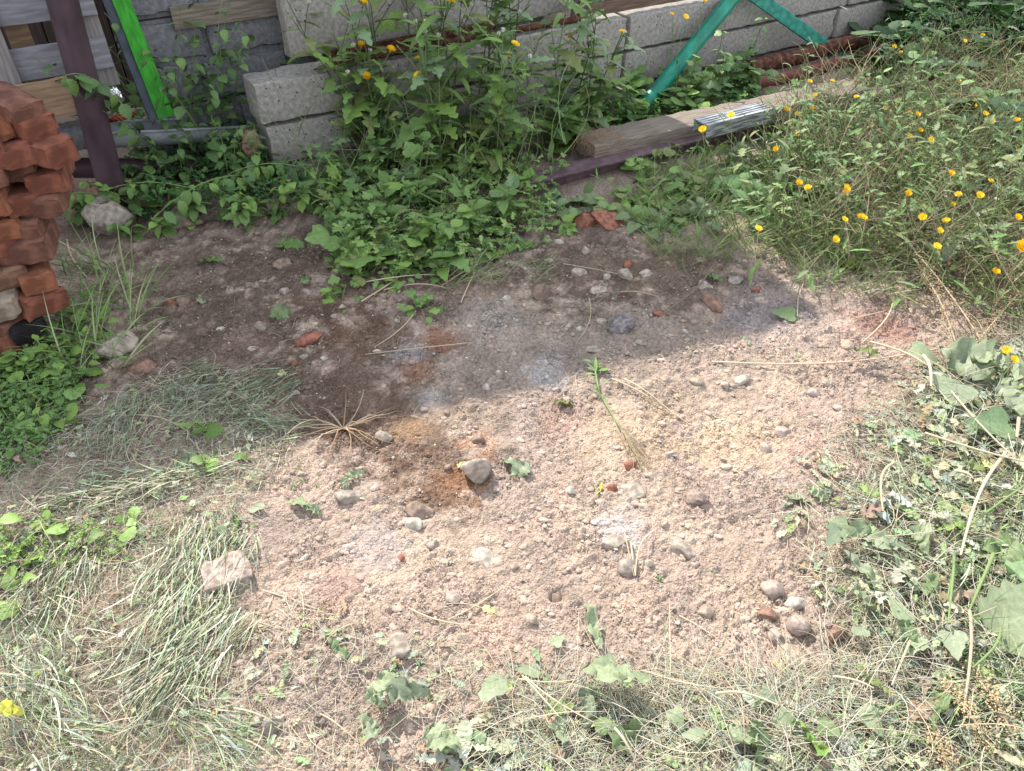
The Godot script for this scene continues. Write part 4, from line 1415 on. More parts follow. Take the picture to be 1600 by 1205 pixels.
func build_weeds() -> void:
	var deep := ["leaf_deep", "leaf_mid", "leaf_deep", "leaf_shade"]
	var mid := ["leaf_mid", "leaf_mid", "leaf_bright", "leaf_mid", "leaf_deep"]
	var blue := ["leaf_blue", "leaf_bright", "leaf_mid", "leaf_olive", "leaf_mid"]
	# nettles on the left, along the gutter and the panel
	var g := "nettles between the drainpipe and the weed clump"
	for e in [[250, 330, 0.5], [300, 300, 0.62], [345, 305, 0.66], [385, 300, 0.6], [270, 285, 0.55], [330, 262, 0.62], [380, 255, 0.7], [240, 365, 0.32], [310, 355, 0.36], [380, 345, 0.4], [440, 340, 0.42], [485, 340, 0.45], [215, 300, 0.5], [355, 235, 0.75], [290, 245, 0.6], [160, 345, 0.4], [345, 222, 0.7], [400, 285, 0.5], [300, 225, 0.62], [270, 240, 0.62], [330, 215, 0.66], [375, 215, 0.6], [260, 262, 0.66], [300, 255, 0.72], [335, 240, 0.74], [365, 232, 0.74], [385, 240, 0.66], [310, 270, 0.6], [350, 275, 0.62], [280, 222, 0.5]]:
		plant("nettle", "", "nettle", gp(e[0], e[1]), {"desc": "nettle with drooping leaves", "stems": 2, "h": [e[2] * (1.0 if e[1] < 290 and e[0] < 375 else 0.45), e[2] * (1.6 if e[1] < 290 and e[0] < 375 else 0.75)], "splay": 0.4, "lean": Vector3(R(-0.15, 0.25), 0, R(0.0, 0.4)), "sag": 0.3, "kinds": ["nettle"], "mats": deep if e[1] < 330 else mid, "leaves": 9, "pairs": true, "len": [0.055, 0.1], "p0": -0.7, "p1": 0.35, "thick": 0.003, "spread": 0.07}, g)
	# fallen nettle stems that reach over the logs and the soil
	for e in [[200, 348, 75, 372, "thin nettle stem bending over to the brick pile"], [330, 330, 140, 355, "long pale nettle stem crossing in front of the drainpipe"], [420, 305, 250, 385, "nettle stem arching down to the dark soil"], [500, 300, 330, 330, "pale nettle stem lying along the edge of the weeds"], [190, 170, 100, 125, "nettle shoot reaching in front of the tan board"]]:
		var a := gp(e[0], e[1], 0.1)
		var c := gp(e[2], e[3], 0.12)
		if e[1] < 200:
			a = on_plane(200, 172, G(190, 335) - back_dir * 0.06, back_dir)
			c = on_plane(92, 122, G(190, 335) - back_dir * 0.12, back_dir)
		var root := thing("nettle", e[4], "nettle", a, g)
		var pts := []
		for k in 8:
			var t := k / 7.0
			pts.append((c - a) * t + Vector3(0, 0.07 * sin(t * PI), 0))
		var b := MB.new()
		b.tube(pts, [0.003, 0.0028, 0.0026, 0.0024, 0.002, 0.0018, 0.0015, 0.001], 5)
		part("stem", b.mesh(M.stem_green), root)
		for k in 7:
			var q := along(pts, (k + 0.8) / 7.6)
			for s in [-1, 1]:
				place_leaf(root, "leaf", "nettle", mid if e[1] > 200 else deep, q[0], Vector3(R(-0.3, 0.3) + s * 0.5, R(-1.2, -0.1), R(0.1, 0.8)), R(0.06, 0.1), R(-0.4, 0.4))
	# the big clump in the middle: tall sow thistles behind, lobed and round leaves in front
	g = "weeds of the big clump"
	for e in [[556, 205, 0.9, -0.1], [560, 215, 1.05, -0.12], [610, 235, 1.15, -0.05], [650, 225, 1.05, 0.06], [700, 235, 1.15, 0.02], [745, 225, 1.05, 0.1], [800, 240, 1.1, 0.08], [850, 215, 1.0, 0.12], [590, 265, 0.8, -0.2], [680, 275, 0.8, 0.0], [760, 270, 0.85, 0.15], [900, 210, 0.75, 0.1], [585, 260, 0.65, -0.1]]:
		plant("sow_thistle", "", "sow thistle", gp(e[0], e[1]), {"desc": "tall lobed sow thistle", "stems": 3, "h": [e[2] * 0.8, e[2]], "splay": 0.12, "lean": Vector3(e[3], 0, R(0.0, 0.25)), "sag": 0.06, "kinds": ["sow", "sow", "sow", "long"], "mats": blue, "leaves": 19, "f0": 0.05, "len": [0.14, 0.26], "p0": -0.1, "p1": 0.6, "thick": 0.0045, "spread": 0.06, "branches": 3, "heads": pick([["flower", "bud", "seed", "bud"], ["seed", "bud", "flower", "bud"], ["bud", "seed", "bud", "flower"], ["bud", "bud", "seed", "seed"]]), "head": 0.042, "stem": pick(["stem_green", "stem_dark"])}, g)
	for e in [[560, 330, 0.3], [600, 300, 0.4], [640, 330, 0.36], [690, 320, 0.4], [740, 310, 0.42], [790, 300, 0.4], [585, 360, 0.26], [630, 380, 0.26], [680, 370, 0.28], [730, 370, 0.26], [775, 350, 0.28], [560, 400, 0.2], [600, 415, 0.18], [650, 410, 0.18], [700, 400, 0.2], [555, 300, 0.4], [505, 312, 0.24], [620, 270, 0.5], [720, 270, 0.5], [780, 262, 0.5], [580, 275, 0.5], [860, 245, 0.45]]:
		var kinds: Array = pick([["sow", "ivy"], ["arrow", "sow"], ["sow", "long"], ["nettle"], ["ivy", "nettle", "sow"], ["sow", "nettle"]])
		plant("leafy_weed", "", "weed", gp(e[0], e[1]), {"desc": pick(["bushy toothed weed", "low lobed weed", "dense broad leaved weed"]), "stems": 3, "h": [e[2] * 0.6, e[2] * 1.1], "splay": 0.55, "lean": Vector3(R(-0.2, 0.2), 0, R(0.0, 0.35)), "sag": 0.35, "kinds": kinds, "mats": pick([mid, mid, ["leaf_bright", "leaf_mid", "leaf_olive"], ["leaf_blue", "leaf_mid"]]), "leaves": 13, "len": [0.05, 0.14], "p0": -0.2, "p1": 0.9, "thick": 0.003, "spread": 0.09, "basal": 6, "cover": 0.16, "bh": e[2] * 0.5}, g)
	# bright seedling tufts at the front of the clump
	for e in [[575, 430, 0.1], [620, 440, 0.09], [545, 425, 0.09], [755, 405, 0.1], [800, 385, 0.1], [660, 485, 0.07], [530, 470, 0.05], [700, 430, 0.08]]:
		plant("seedling", "", "seedling", gp(e[0], e[1]), {"desc": "small fresh green seedling", "stems": 2, "h": [e[2], e[2] * 1.4], "splay": 0.6, "kinds": ["ivy", "nettle"], "mats": ["leaf_bright", "leaf_mid"], "leaves": 6, "len": [0.035, 0.06], "p0": -0.1, "p1": 0.5, "thick": 0.002, "basal": 8, "cover": 0.07, "bh": 0.05}, "seedlings in front of the weed clump")
	# the gap between clump and meadow: low weeds along the stack and over the plum beam
	g = "low weeds between the beams and the concrete stack"
	for e in [[905, 190, 0.3], [940, 180, 0.34], [985, 172, 0.34], [1025, 165, 0.3], [1065, 160, 0.36], [1105, 150, 0.38], [1140, 140, 0.36], [1000, 195, 0.2], [1060, 180, 0.26], [880, 230, 0.4], [1160, 150, 0.3]]:
		plant("vine_weed", "", "weed", gp(e[0], e[1]), {"desc": "round leaved weed by the planks", "stems": 2, "h": [e[2] * 0.7, e[2]], "splay": 0.5, "sag": 0.3, "kinds": pick([["ivy", "round"], ["round"], ["nettle", "ivy"]]), "mats": ["leaf_mid", "leaf_bright", "leaf_deep"], "leaves": 10, "len": [0.06, 0.12], "p0": -0.1, "p1": 0.6, "spread": 0.08, "basal": 8, "cover": 0.14, "bh": e[2] * 0.5}, g)
	for e in [[1120, 110, 0.5], [1150, 90, 0.6], [1090, 120, 0.55], [885, 150, 0.7], [980, 130, 0.35], [1230, 110, 0.5]]:
		plant("nettle", "", "nettle", gp(e[0], e[1] + 60), {"desc": "upright dark nettle by the planks", "stems": 1, "h": [e[2] * 0.8, e[2]], "splay": 0.12, "kinds": ["nettle", "ivy"], "mats": deep, "leaves": 6, "pairs": true, "len": [0.06, 0.1], "p0": -0.5, "p1": 0.4, "stem": "stem_dark"}, g)
	g = "weeds on the near side of the plum beam"
	for e in [[905, 322, 0.12], [1005, 310, 0.24], [1040, 285, 0.3], [1075, 300, 0.22], [1010, 265, 0.26], [880, 345, 0.14], [1120, 290, 0.2], [1040, 340, 0.14], [1095, 345, 0.12], [965, 330, 0.16], [1150, 255, 0.2], [1010, 355, 0.12], [955, 236, 0.18], [1015, 228, 0.2], [1065, 222, 0.16], [1230, 196, 0.2], [1265, 180, 0.22], [1310, 170, 0.24]]:
		plant("leafy_weed", "", "weed", gp(e[0], e[1]), {"desc": pick(["limp grey green weed", "fresh pointed weed"]), "stems": 3, "h": [e[2] * 0.7, e[2]], "splay": 0.8, "lean": Vector3(0, 0, 0.3), "sag": 0.6, "kinds": pick([["nettle", "round"], ["arrow", "long"], ["nettle", "arrow"]]), "mats": pick([["leaf_mid", "leaf_bright"], ["leaf_blue", "leaf_wilt_green"], ["leaf_bright", "leaf_mid", "leaf_olive"]]), "leaves": 9, "len": [0.05, 0.11], "p0": -0.4, "p1": 0.5, "spread": 0.06, "basal": 6, "cover": 0.1, "bh": 0.06}, g)
	# weeds by the brick pile
	g = "low weeds at the foot of the brick pile"
	for e in [[95, 500, 0.14], [115, 540, 0.12], [60, 575, 0.1], [25, 590, 0.1], [90, 585, 0.09], [20, 640, 0.1], [70, 640, 0.08], [120, 590, 0.08], [35, 690, 0.08], [5, 560, 0.12]]:
		plant("leafy_weed", "", "weed", gp(e[0], e[1]), {"desc": "small bright leafed weed", "stems": 3, "h": [e[2], e[2] * 1.5], "splay": 0.6, "kinds": ["nettle", "round"], "mats": ["leaf_bright", "leaf_mid"], "leaves": 7, "len": [0.03, 0.06], "spread": 0.08, "basal": 22, "cover": 0.15, "bh": 0.07}, g)
	for e in [[70, 830], [175, 835], [30, 880], [300, 690], [340, 725], [20, 925]]:
		plant("seedling", "", "seedling", gp(e[0], e[1]), {"desc": "bright seedling in cut grass", "stems": 1, "h": [0.05, 0.08], "kinds": ["round", "arrow"], "mats": ["leaf_lime", "leaf_bright"], "leaves": 5, "len": [0.04, 0.07], "thick": 0.002, "basal": 3, "cover": 0.05, "bh": 0.05}, "seedlings in the cut grass")
	plant("seedling", "feathery green seedling on the bare soil below the dry root tangle", "seedling", gp(485, 752), {"stems": 4, "h": [0.04, 0.06], "splay": 0.5, "kinds": ["long"], "mats": ["leaf_lime", "leaf_bright"], "leaves": 9, "len": [0.012, 0.022], "thick": 0.0015})

func build_meadow() -> void:
	# the rough meadow on the right: wiry hawkweed full of small yellow flowers
	var g := "yellow hawkweed of the rough meadow"
	var spots := [[1265, 128], [1300, 127], [1228, 172], [1245, 178], [1268, 170], [1273, 151], [1338, 152], [1362, 150], [1245, 214], [1212, 234], [1397, 73], [1407, 83], [1535, 56], [1498, 126], [1420, 178], [1433, 180], [1520, 165], [1556, 158], [1540, 178], [1548, 191], [1588, 190], [1437, 205], [1420, 215], [1455, 219], [1590, 233], [1485, 272], [1322, 295], [1318, 303], [1248, 287], [1262, 294], [1418, 303], [1497, 305], [1530, 306], [1320, 343], [1344, 340], [1350, 341], [1488, 320], [1478, 346], [1468, 361], [1464, 385], [1590, 340], [1305, 375], [1595, 388], [1555, 426], [1572, 547], [1583, 563], [1185, 357], [1098, 203], [1142, 180], [1050, 22], [1072, 26], [1100, 2], [1250, 8], [1508, 64], [1548, 283], [1384, 168], [1296, 180], [1441, 340]]
	for e in spots:
		var lift := R(0.16, 0.34) if e[0] > 1150 else R(0.45, 0.6)
		if e[1] > 420:
			lift = 0.2
		var head := G(e[0], e[1], lift)
		var at := head + Vector3(R(-0.07, 0.07), 0, R(-0.12, 0.02))
		at.y = gh(at.x, at.z)
		var o := thing("hawkweed", unique("wiry yellow hawkweed", Vector3(head.x, 0, head.z)), "hawkweed", at, g)
		var tip := head - at
		var pts := []
		var bow := Vector3(R(-0.05, 0.05), 0, R(-0.05, 0.05))
		for k in 8:
			var t := k / 7.0
			pts.append(tip * t + bow * sin(t * PI))
		var b := MB.new()
		b.tube(pts, [0.0019, 0.0017, 0.0015, 0.0014, 0.0013, 0.0012, 0.0011, 0.001], 4)
		var extra := []
		for k in 2:
			var a := along(pts, R(0.45, 0.8))
			var tw := stem_line(a[0], R(0.06, 0.15), Vector3(R(-1, 1), 0, R(-1, 1)) * 0.8, 0.0, 4)
			b.tube(tw, [0.001], 4)
			extra.append(tw)
		part("stem", b.mesh(M[pick(["stem_green", "stem_green", "stem_tan"])]), o)
		head_at(o, "flower", tip, Vector3(R(-0.35, 0.35), 0.9, R(0.15, 0.8)), R(0.026, 0.034) if e[0] != 1595 else 0.05)
		head_at(o, "bud", extra[0][4], Vector3.UP, 0.022)
		head_at(o, pick(["seed", "bud"]), extra[1][4], Vector3.UP, 0.022)
		for k in 3:
			var a := along(pts, R(0.05, 0.55))
			place_leaf(o, "leaf", "long", ["leaf_olive", "leaf_mid", "leaf_wilt_green"], a[0], Vector3(R(-1, 1), R(-0.2, 0.8), R(-1, 1)), R(0.05, 0.1))
	# white-bud thistle heads at the clump
	# bushes with large rounded leaves in the far right corner, shade put into their colour
	g = "broad leaved bushes in the far corner"
	for e in [[1420, 110, 0.4], [1460, 70, 0.55], [1520, 75, 0.6], [1580, 90, 0.6], [1640, 90, 0.7], [1450, 40, 0.8], [1560, 40, 0.8], [1500, 100, 0.4], [1390, 70, 0.5], [1600, 60, 0.9], [1570, 240, 0.35], [1610, 260, 0.4], [1420, 140, 0.3], [1500, 20, 0.9], [1400, 20, 0.7]]:
		plant("broad_leaved_bush", "", "bush", gp(e[0], e[1]), {"desc": "shade toned round leaved bush", "stems": 4, "h": [e[2] * 0.5, e[2]], "splay": 0.5, "lean": Vector3(-0.1, 0, 0.2), "sag": 0.25, "kinds": ["round", "ivy", "round"], "mats": ["leaf_bush", "leaf_bush", "leaf_bush_light"], "leaves": 13, "len": [0.11, 0.2], "p0": -0.2, "p1": 0.5, "spread": 0.14, "basal": 14, "cover": 0.3, "bh": e[2] * 0.6}, g)
	for e in [[1430, 155, 0.25], [1475, 130, 0.25], [1495, 200, 0.2], [1250, 330, 0.14], [1200, 330, 0.14], [1290, 270, 0.16], [1560, 210, 0.25]]:
		plant("leafy_weed", "", "weed", gp(e[0], e[1]), {"desc": "broad leaved meadow weed", "stems": 2, "h": [e[2], e[2] * 1.4], "splay": 0.5, "kinds": ["round", "nettle"], "mats": ["leaf_mid", "leaf_deep"], "leaves": 7, "len": [0.07, 0.13], "basal": 8, "cover": 0.14, "bh": 0.12}, "weeds in the rough meadow")
	for k in 66:
		var q := Vector2(R(1190, 1620), R(150, 450))
		if q.y < 240 - (q.x - 1190) * 0.3 or q.y > 380 + (q.x - 1190) * 0.15:
			continue
		plant("leafy_weed", "", "weed", gp(q.x, q.y), {"desc": pick(["narrow leaved meadow weed", "tangled leafy meadow weed", "upright meadow weed"]), "stems": 3, "h": [0.3, 0.64], "splay": 0.5, "sag": 0.4, "kinds": pick([["long", "nettle"], ["sow", "long"], ["long"], ["long", "sow"]]), "mats": pick([["leaf_mid", "leaf_olive"], ["leaf_deep", "leaf_mid"], ["leaf_olive", "leaf_wilt_green"], ["leaf_deep", "leaf_shade"]]), "leaves": 10, "len": [0.05, 0.11], "p0": -0.3, "p1": 0.6, "thick": 0.0022, "spread": 0.1}, "weeds in the rough meadow")
	for k in 11:
		plant("hedge_shrub", "", "shrub", Vector3(0.6 + 0.75 * k + R(-0.2, 0.2), 0, -6.9 - 0.12 * k + R(-0.3, 0.3)), {"desc": "leafy hedge shrub beyond the concrete stack", "stems": 7, "h": [1.0, 1.5], "splay": 0.45, "sag": 0.1, "kinds": ["round", "nettle"], "mats": ["leaf_bush", "leaf_bush_light", "leaf_deep"], "leaves": 26, "f0": 0.02, "len": [0.14, 0.24], "p0": -0.3, "p1": 0.5, "thick": 0.012, "spread": 0.3, "stem": "stem_brown"}, "hedge shrubs beyond the stack")
	# the silvery thistle leaves at the right edge
	for e in [[1560, 262, "silvery spiny thistle leaning in from the edge of the meadow"], [1545, 40, "pale sow thistle at the top of the meadow edge"], [1590, 110, "pale sow thistle with white buds above the meadow"], [1500, 330, "pale thistle low in the meadow among dead stems"]]:
		plant("pale_thistle", e[2], "thistle", gp(e[0] + 60, e[1] + 60), {"stems": 2, "h": [0.35, 0.5], "splay": 0.3, "lean": Vector3(-0.7, 0, 0.3), "sag": 0.6, "kinds": ["sow", "sow", "long"], "mats": ["leaf_wilt_grey", "leaf_wilt", "leaf_blue"], "leaves": 9, "len": [0.12, 0.2], "p0": -0.2, "p1": 0.4, "branches": 2, "heads": ["bud", "seed", "bud"], "head": 0.03})
	# dock stalks thick with tan seed
	for e in [[1405, 415, 1590, 640, 0.1, "standing dock stalk thick with tan seed at the soil edge"], [1425, 440, 1500, 560, 0.06, "shorter dock stalk with tan seed at the soil edge"], [1590, 470, 1470, 610, 0.08, "tan seeded dock stalk lying across the straw"], [1455, 1080, 1560, 1215, 0.05, "flattened dock stalk with rusty tan seed by the near edge"], [1500, 1060, 1590, 1190, 0.04, "second flattened dock stalk with rusty seed"], [1440, 1150, 1480, 1230, 0.03, "short rusty dock seed stalk at the bottom edge"], [1520, 420, 1600, 500, 0.12, "dock seed stalk among the dead meadow stems"]]:
		var a := gp(e[2], e[3], 0.01)
		var c := gp(e[0], e[1], e[4])
		var o := thing("dock_stalk", e[5], "dock stalk", a, "dock stalks gone to seed")
		var b := MB.new()
		var pts := []
		for k in 8:
			pts.append((c - a) * (k / 7.0) + Vector3(0, 0.03 * sin(k * 0.45), 0))
		b.tube(pts, [0.004, 0.0035, 0.003, 0.0028, 0.0025, 0.002, 0.0016, 0.001], 5)
		part("stalk", b.mesh(M.stem_tan), o)
		var tr := []
		var cl := []
		for k in 560:
			var q := along(pts, 0.2 + 0.8 * rng.randf())
			var s := R(0.002, 0.0038)
			var side := Vector3(R(-1, 1), R(-1, 1), R(-1, 1)) * R(0.006, 0.032)
			tr.append(Transform3D(spin().scaled(Vector3(s, s * 0.5, s)), (q[0] as Vector3) + side))
			cl.append(tone([0.36, 0.27, 0.16], 0.35))
		var seeds := Node3D.new()
		many("seed", o, rock(Vector3(1.6, 1, 1.6), 2, 0.1, 1), M.crumb, tr, cl)
		seeds.free()
		o.get_child(o.get_child_count() - 1).set_meta("kind", "stuff")

func stalk(label: String, a: Vector3, c: Vector3, r: float, m: String, sag := 0.02, called := "straw_stalk", cat := "straw") -> Node3D:
	var pts := []
	var bow := Vector3(R(-1, 1), 0, R(-1, 1)) * (c - a).length() * 0.09
	for k in 9:
		var t := k / 8.0
		var p := a.lerp(c, t) + bow * sin(t * PI)
		p.y = maxf(p.y + sag * sin(t * PI), gh(p.x, p.z) + r)
		pts.append(p - a)
	var b := MB.new()
	b.tube(pts, [r, r * 0.95, r * 0.9, r * 0.88, r * 0.85, r * 0.8, r * 0.75, r * 0.65, r * 0.5], 6)
	return solo(called, b.mesh(), label if label else unique(pick(["bleached straw stalk", "dry bent stalk", "thin pale stalk"]), (a + c) * 0.5), cat, Transform3D(Basis(), a), M[m], "" if label else "loose stalks lying about")

func build_fallen() -> void:
	# named stalks and sticks
	stalk("long bleached straw lying across the soil at the shade edge", gp(1112, 567, 0.006), gp(1545, 536, 0.03), 0.0032, "stem_straw", 0.015)
	stalk("brown twig leaning from the grass onto the soil", gp(1048, 483, 0.004), gp(1115, 425, 0.05), 0.004, "stem_brown", 0.0, "twig", "twig")
	stalk("dark bent twig lying by the green stalk", gp(955, 596, 0.01), gp(1078, 664, 0.008), 0.0035, "stem_tan", 0.015, "twig", "twig")
	stalk("thin twig beside the dark bent one", gp(975, 600, 0.02), gp(1060, 655, 0.006), 0.0022, "stem_straw", 0.02, "twig", "twig")
	stalk("short forked stick end on the sunny soil", gp(1098, 660, 0.004), gp(1128, 690, 0.003), 0.002, "stem_tan", 0.0, "twig", "twig")
	# the snapped green stalk with its spray of fine branches
	var a := gp(928, 578, 0.02)
	var o := thing("green_stalk", "snapped green stalk with a fine spray lying on the sunny soil", "plant stalk", a)
	var pts := [Vector3.ZERO, gp(935, 622, 0.02) - a, gp(962, 668, 0.016) - a, gp(985, 705, 0.012) - a, gp(1002, 738, 0.008) - a]
	var b := MB.new()
	b.tube(pts, [0.0034, 0.0032, 0.003, 0.0024, 0.0015], 6)
	part("stem", b.mesh(M.stem_green), o)
	var fine := MB.new()
	for k in 46:
		var q := along(pts, R(0.42, 0.95))
		var tip := (gp(R(985, 1045), R(715, 765), R(0.005, 0.02)) - a).lerp(q[0], R(0.1, 0.5))
		fine.tube([q[0], (q[0] as Vector3).lerp(tip, 0.5) + Vector3(R(-0.008, 0.008), 0.006, R(-0.008, 0.008)), tip], [0.0011, 0.0008], 3, false)
	var spray := part("spray", fine.mesh(M.stem_tan), o)
	spray.set_meta("kind", "stuff")
	for k in 16:
		var q := along(pts, R(0.0, 0.3))
		place_leaf(o, "leaf", "long", ["leaf_mid", "leaf_wilt_green"], q[0], Vector3(R(-1, 1), R(0, 0.6), R(-1, 0.2)), R(0.025, 0.06))
	# dry root tangle
	var rc := gp(536, 672, 0.01)
	var ro := thing("root_tangle", "dry bleached root tangle spread on the soil", "roots", rc)
	for k in 24:
		var t := MB.new()
		var g := R(-0.5, 3.6) if k > 3 else R(3.6, 5.6)
		var l := R(0.08, 0.2)
		var rp := []
		var wob := R(-0.8, 0.8)
		for i in 6:
			var s := i / 5.0
			var q := Vector3(cos(g + wob * s), 0, sin(g + wob * s)) * l * s
			q.y = gh(rc.x + q.x, rc.z + q.z) - rc.y + 0.006 + 0.03 * sin(s * PI) * R(0.3, 1.0)
			rp.append(q)
		t.tube(rp, [0.0028, 0.0022, 0.0018, 0.0014, 0.001, 0.0007], 4)
		part("root", t.mesh(M[pick(["stem_tan", "stem_tan", "root_fibre"])]), ro)
	# crossed stalks at the right and lower right
	for e in [[1556, 735, 1478, 905, 0.006, "stem_straw"], [1478, 905, 1465, 960, 0.0055, "stem_green"], [1432, 704, 1600, 762, 0.0045, "stem_straw"], [1470, 630, 1570, 745, 0.0035, "stem_straw"], [1575, 620, 1570, 715, 0.008, "stem_tan"], [1385, 750, 1365, 830, 0.005, "stem_tan"], [1350, 560, 1435, 610, 0.004, "stem_straw"], [1428, 590, 1438, 640, 0.006, "stem_straw"], [1480, 760, 1505, 775, 0.006, "stem_straw"], [1530, 900, 1495, 985, 0.007, "stem_green"], [1478, 890, 1458, 1010, 0.005, "stem_green"], [1495, 985, 1490, 1130, 0.006, "stem_tan"], [1580, 790, 1470, 870, 0.004, "stem_green"], [1290, 1080, 1345, 1110, 0.004, "stem_straw"], [1405, 1030, 1375, 1100, 0.005, "stem_tan"], [1545, 1010, 1500, 1070, 0.005, "stem_green"],
			[985, 850, 992, 905, 0.003, "stem_straw"], [1020, 835, 992, 905, 0.003, "stem_straw"], [975, 840, 990, 905, 0.0025, "stem_tan"], [640, 955, 770, 985, 0.003, "stem_straw"], [700, 975, 800, 912, 0.0025, "stem_straw"], [780, 965, 690, 952, 0.002, "stem_straw"], [560, 980, 505, 1020, 0.002, "stem_straw"], [410, 925, 500, 955, 0.0025, "stem_straw"], [500, 1115, 560, 1160, 0.003, "stem_straw"], [1060, 965, 1120, 1000, 0.003, "stem_straw"], [188, 650, 305, 685, 0.003, "stem_straw"], [305, 685, 325, 770, 0.0025, "stem_straw"], [60, 925, 130, 980, 0.0025, "stem_straw"], [185, 1085, 215, 1145, 0.003, "stem_straw"], [60, 1130, 110, 1190, 0.002, "stem_straw"], [730, 540, 570, 555, 0.002, "stem_tan"], [650, 490, 585, 545, 0.0022, "stem_tan"], [565, 475, 625, 435, 0.003, "stem_tan"], [600, 455, 700, 455, 0.0025, "stem_tan"], [560, 450, 690, 432, 0.002, "stem_straw"], [690, 450, 770, 410, 0.0025, "stem_tan"], [720, 475, 745, 425, 0.0025, "stem_tan"], [690, 440, 720, 500, 0.0018, "stem_brown"], [85, 375, 160, 430, 0.002, "stem_straw"], [105, 375, 150, 450, 0.003, "stem_straw"], [1255, 445, 1245, 500, 0.002, "stem_straw"], [920, 470, 900, 540, 0.0015, "stem_tan"], [970, 460, 1030, 465, 0.0018, "stem_tan"], [880, 420, 985, 440, 0.0015, "stem_tan"], [1395, 470, 1345, 540, 0.003, "stem_straw"], [1380, 490, 1330, 505, 0.0025, "stem_tan"], [1185, 195, 1200, 240, 0.006, "stem_straw"], [1180, 190, 1235, 205, 0.004, "stem_straw"], [810, 1085, 905, 1080, 0.003, "stem_straw"], [815, 1090, 870, 1150, 0.003, "stem_straw"], [820, 1085, 925, 1150, 0.0035, "stem_straw"], [1000, 1070, 1110, 1105, 0.003, "stem_straw"], [1110, 1110, 1200, 1140, 0.005, "stem_straw"], [955, 1170, 985, 1210, 0.005, "stem_straw"]]:
		var deep: bool = e[0] > 1270 and e[1] > 550 or e[1] > 1050 and e[0] > 780
		var hi := 0.1 if deep else 0.015
		stalk("", gp(e[0], e[1], R(0.055 if deep else 0.006, hi)), gp(e[2], e[3], R(0.055 if deep else 0.006, hi)), size_at(e[0], e[1], 1.0) * 1500.0 * e[4] * 0.31, e[5], R(0.0, 0.02))
	# loose leaves
	var said := {"leaf_wilt": "pale wilted leaf", "leaf_wilt_grey": "greyish wilted leaf", "leaf_wilt_green": "limp green leaf", "leaf_straw": "dry straw coloured leaf", "leaf_mid": "fresh green leaf", "leaf_yellow": "yellow curled leaf", "leaf_cream": "small cream coloured leaf", "leaf_blue": "blue green cut leaf", "leaf_bright": "bright green leaf", "leaf_deep": "dark green leaf", "leaf_olive": "olive curled leaf"}
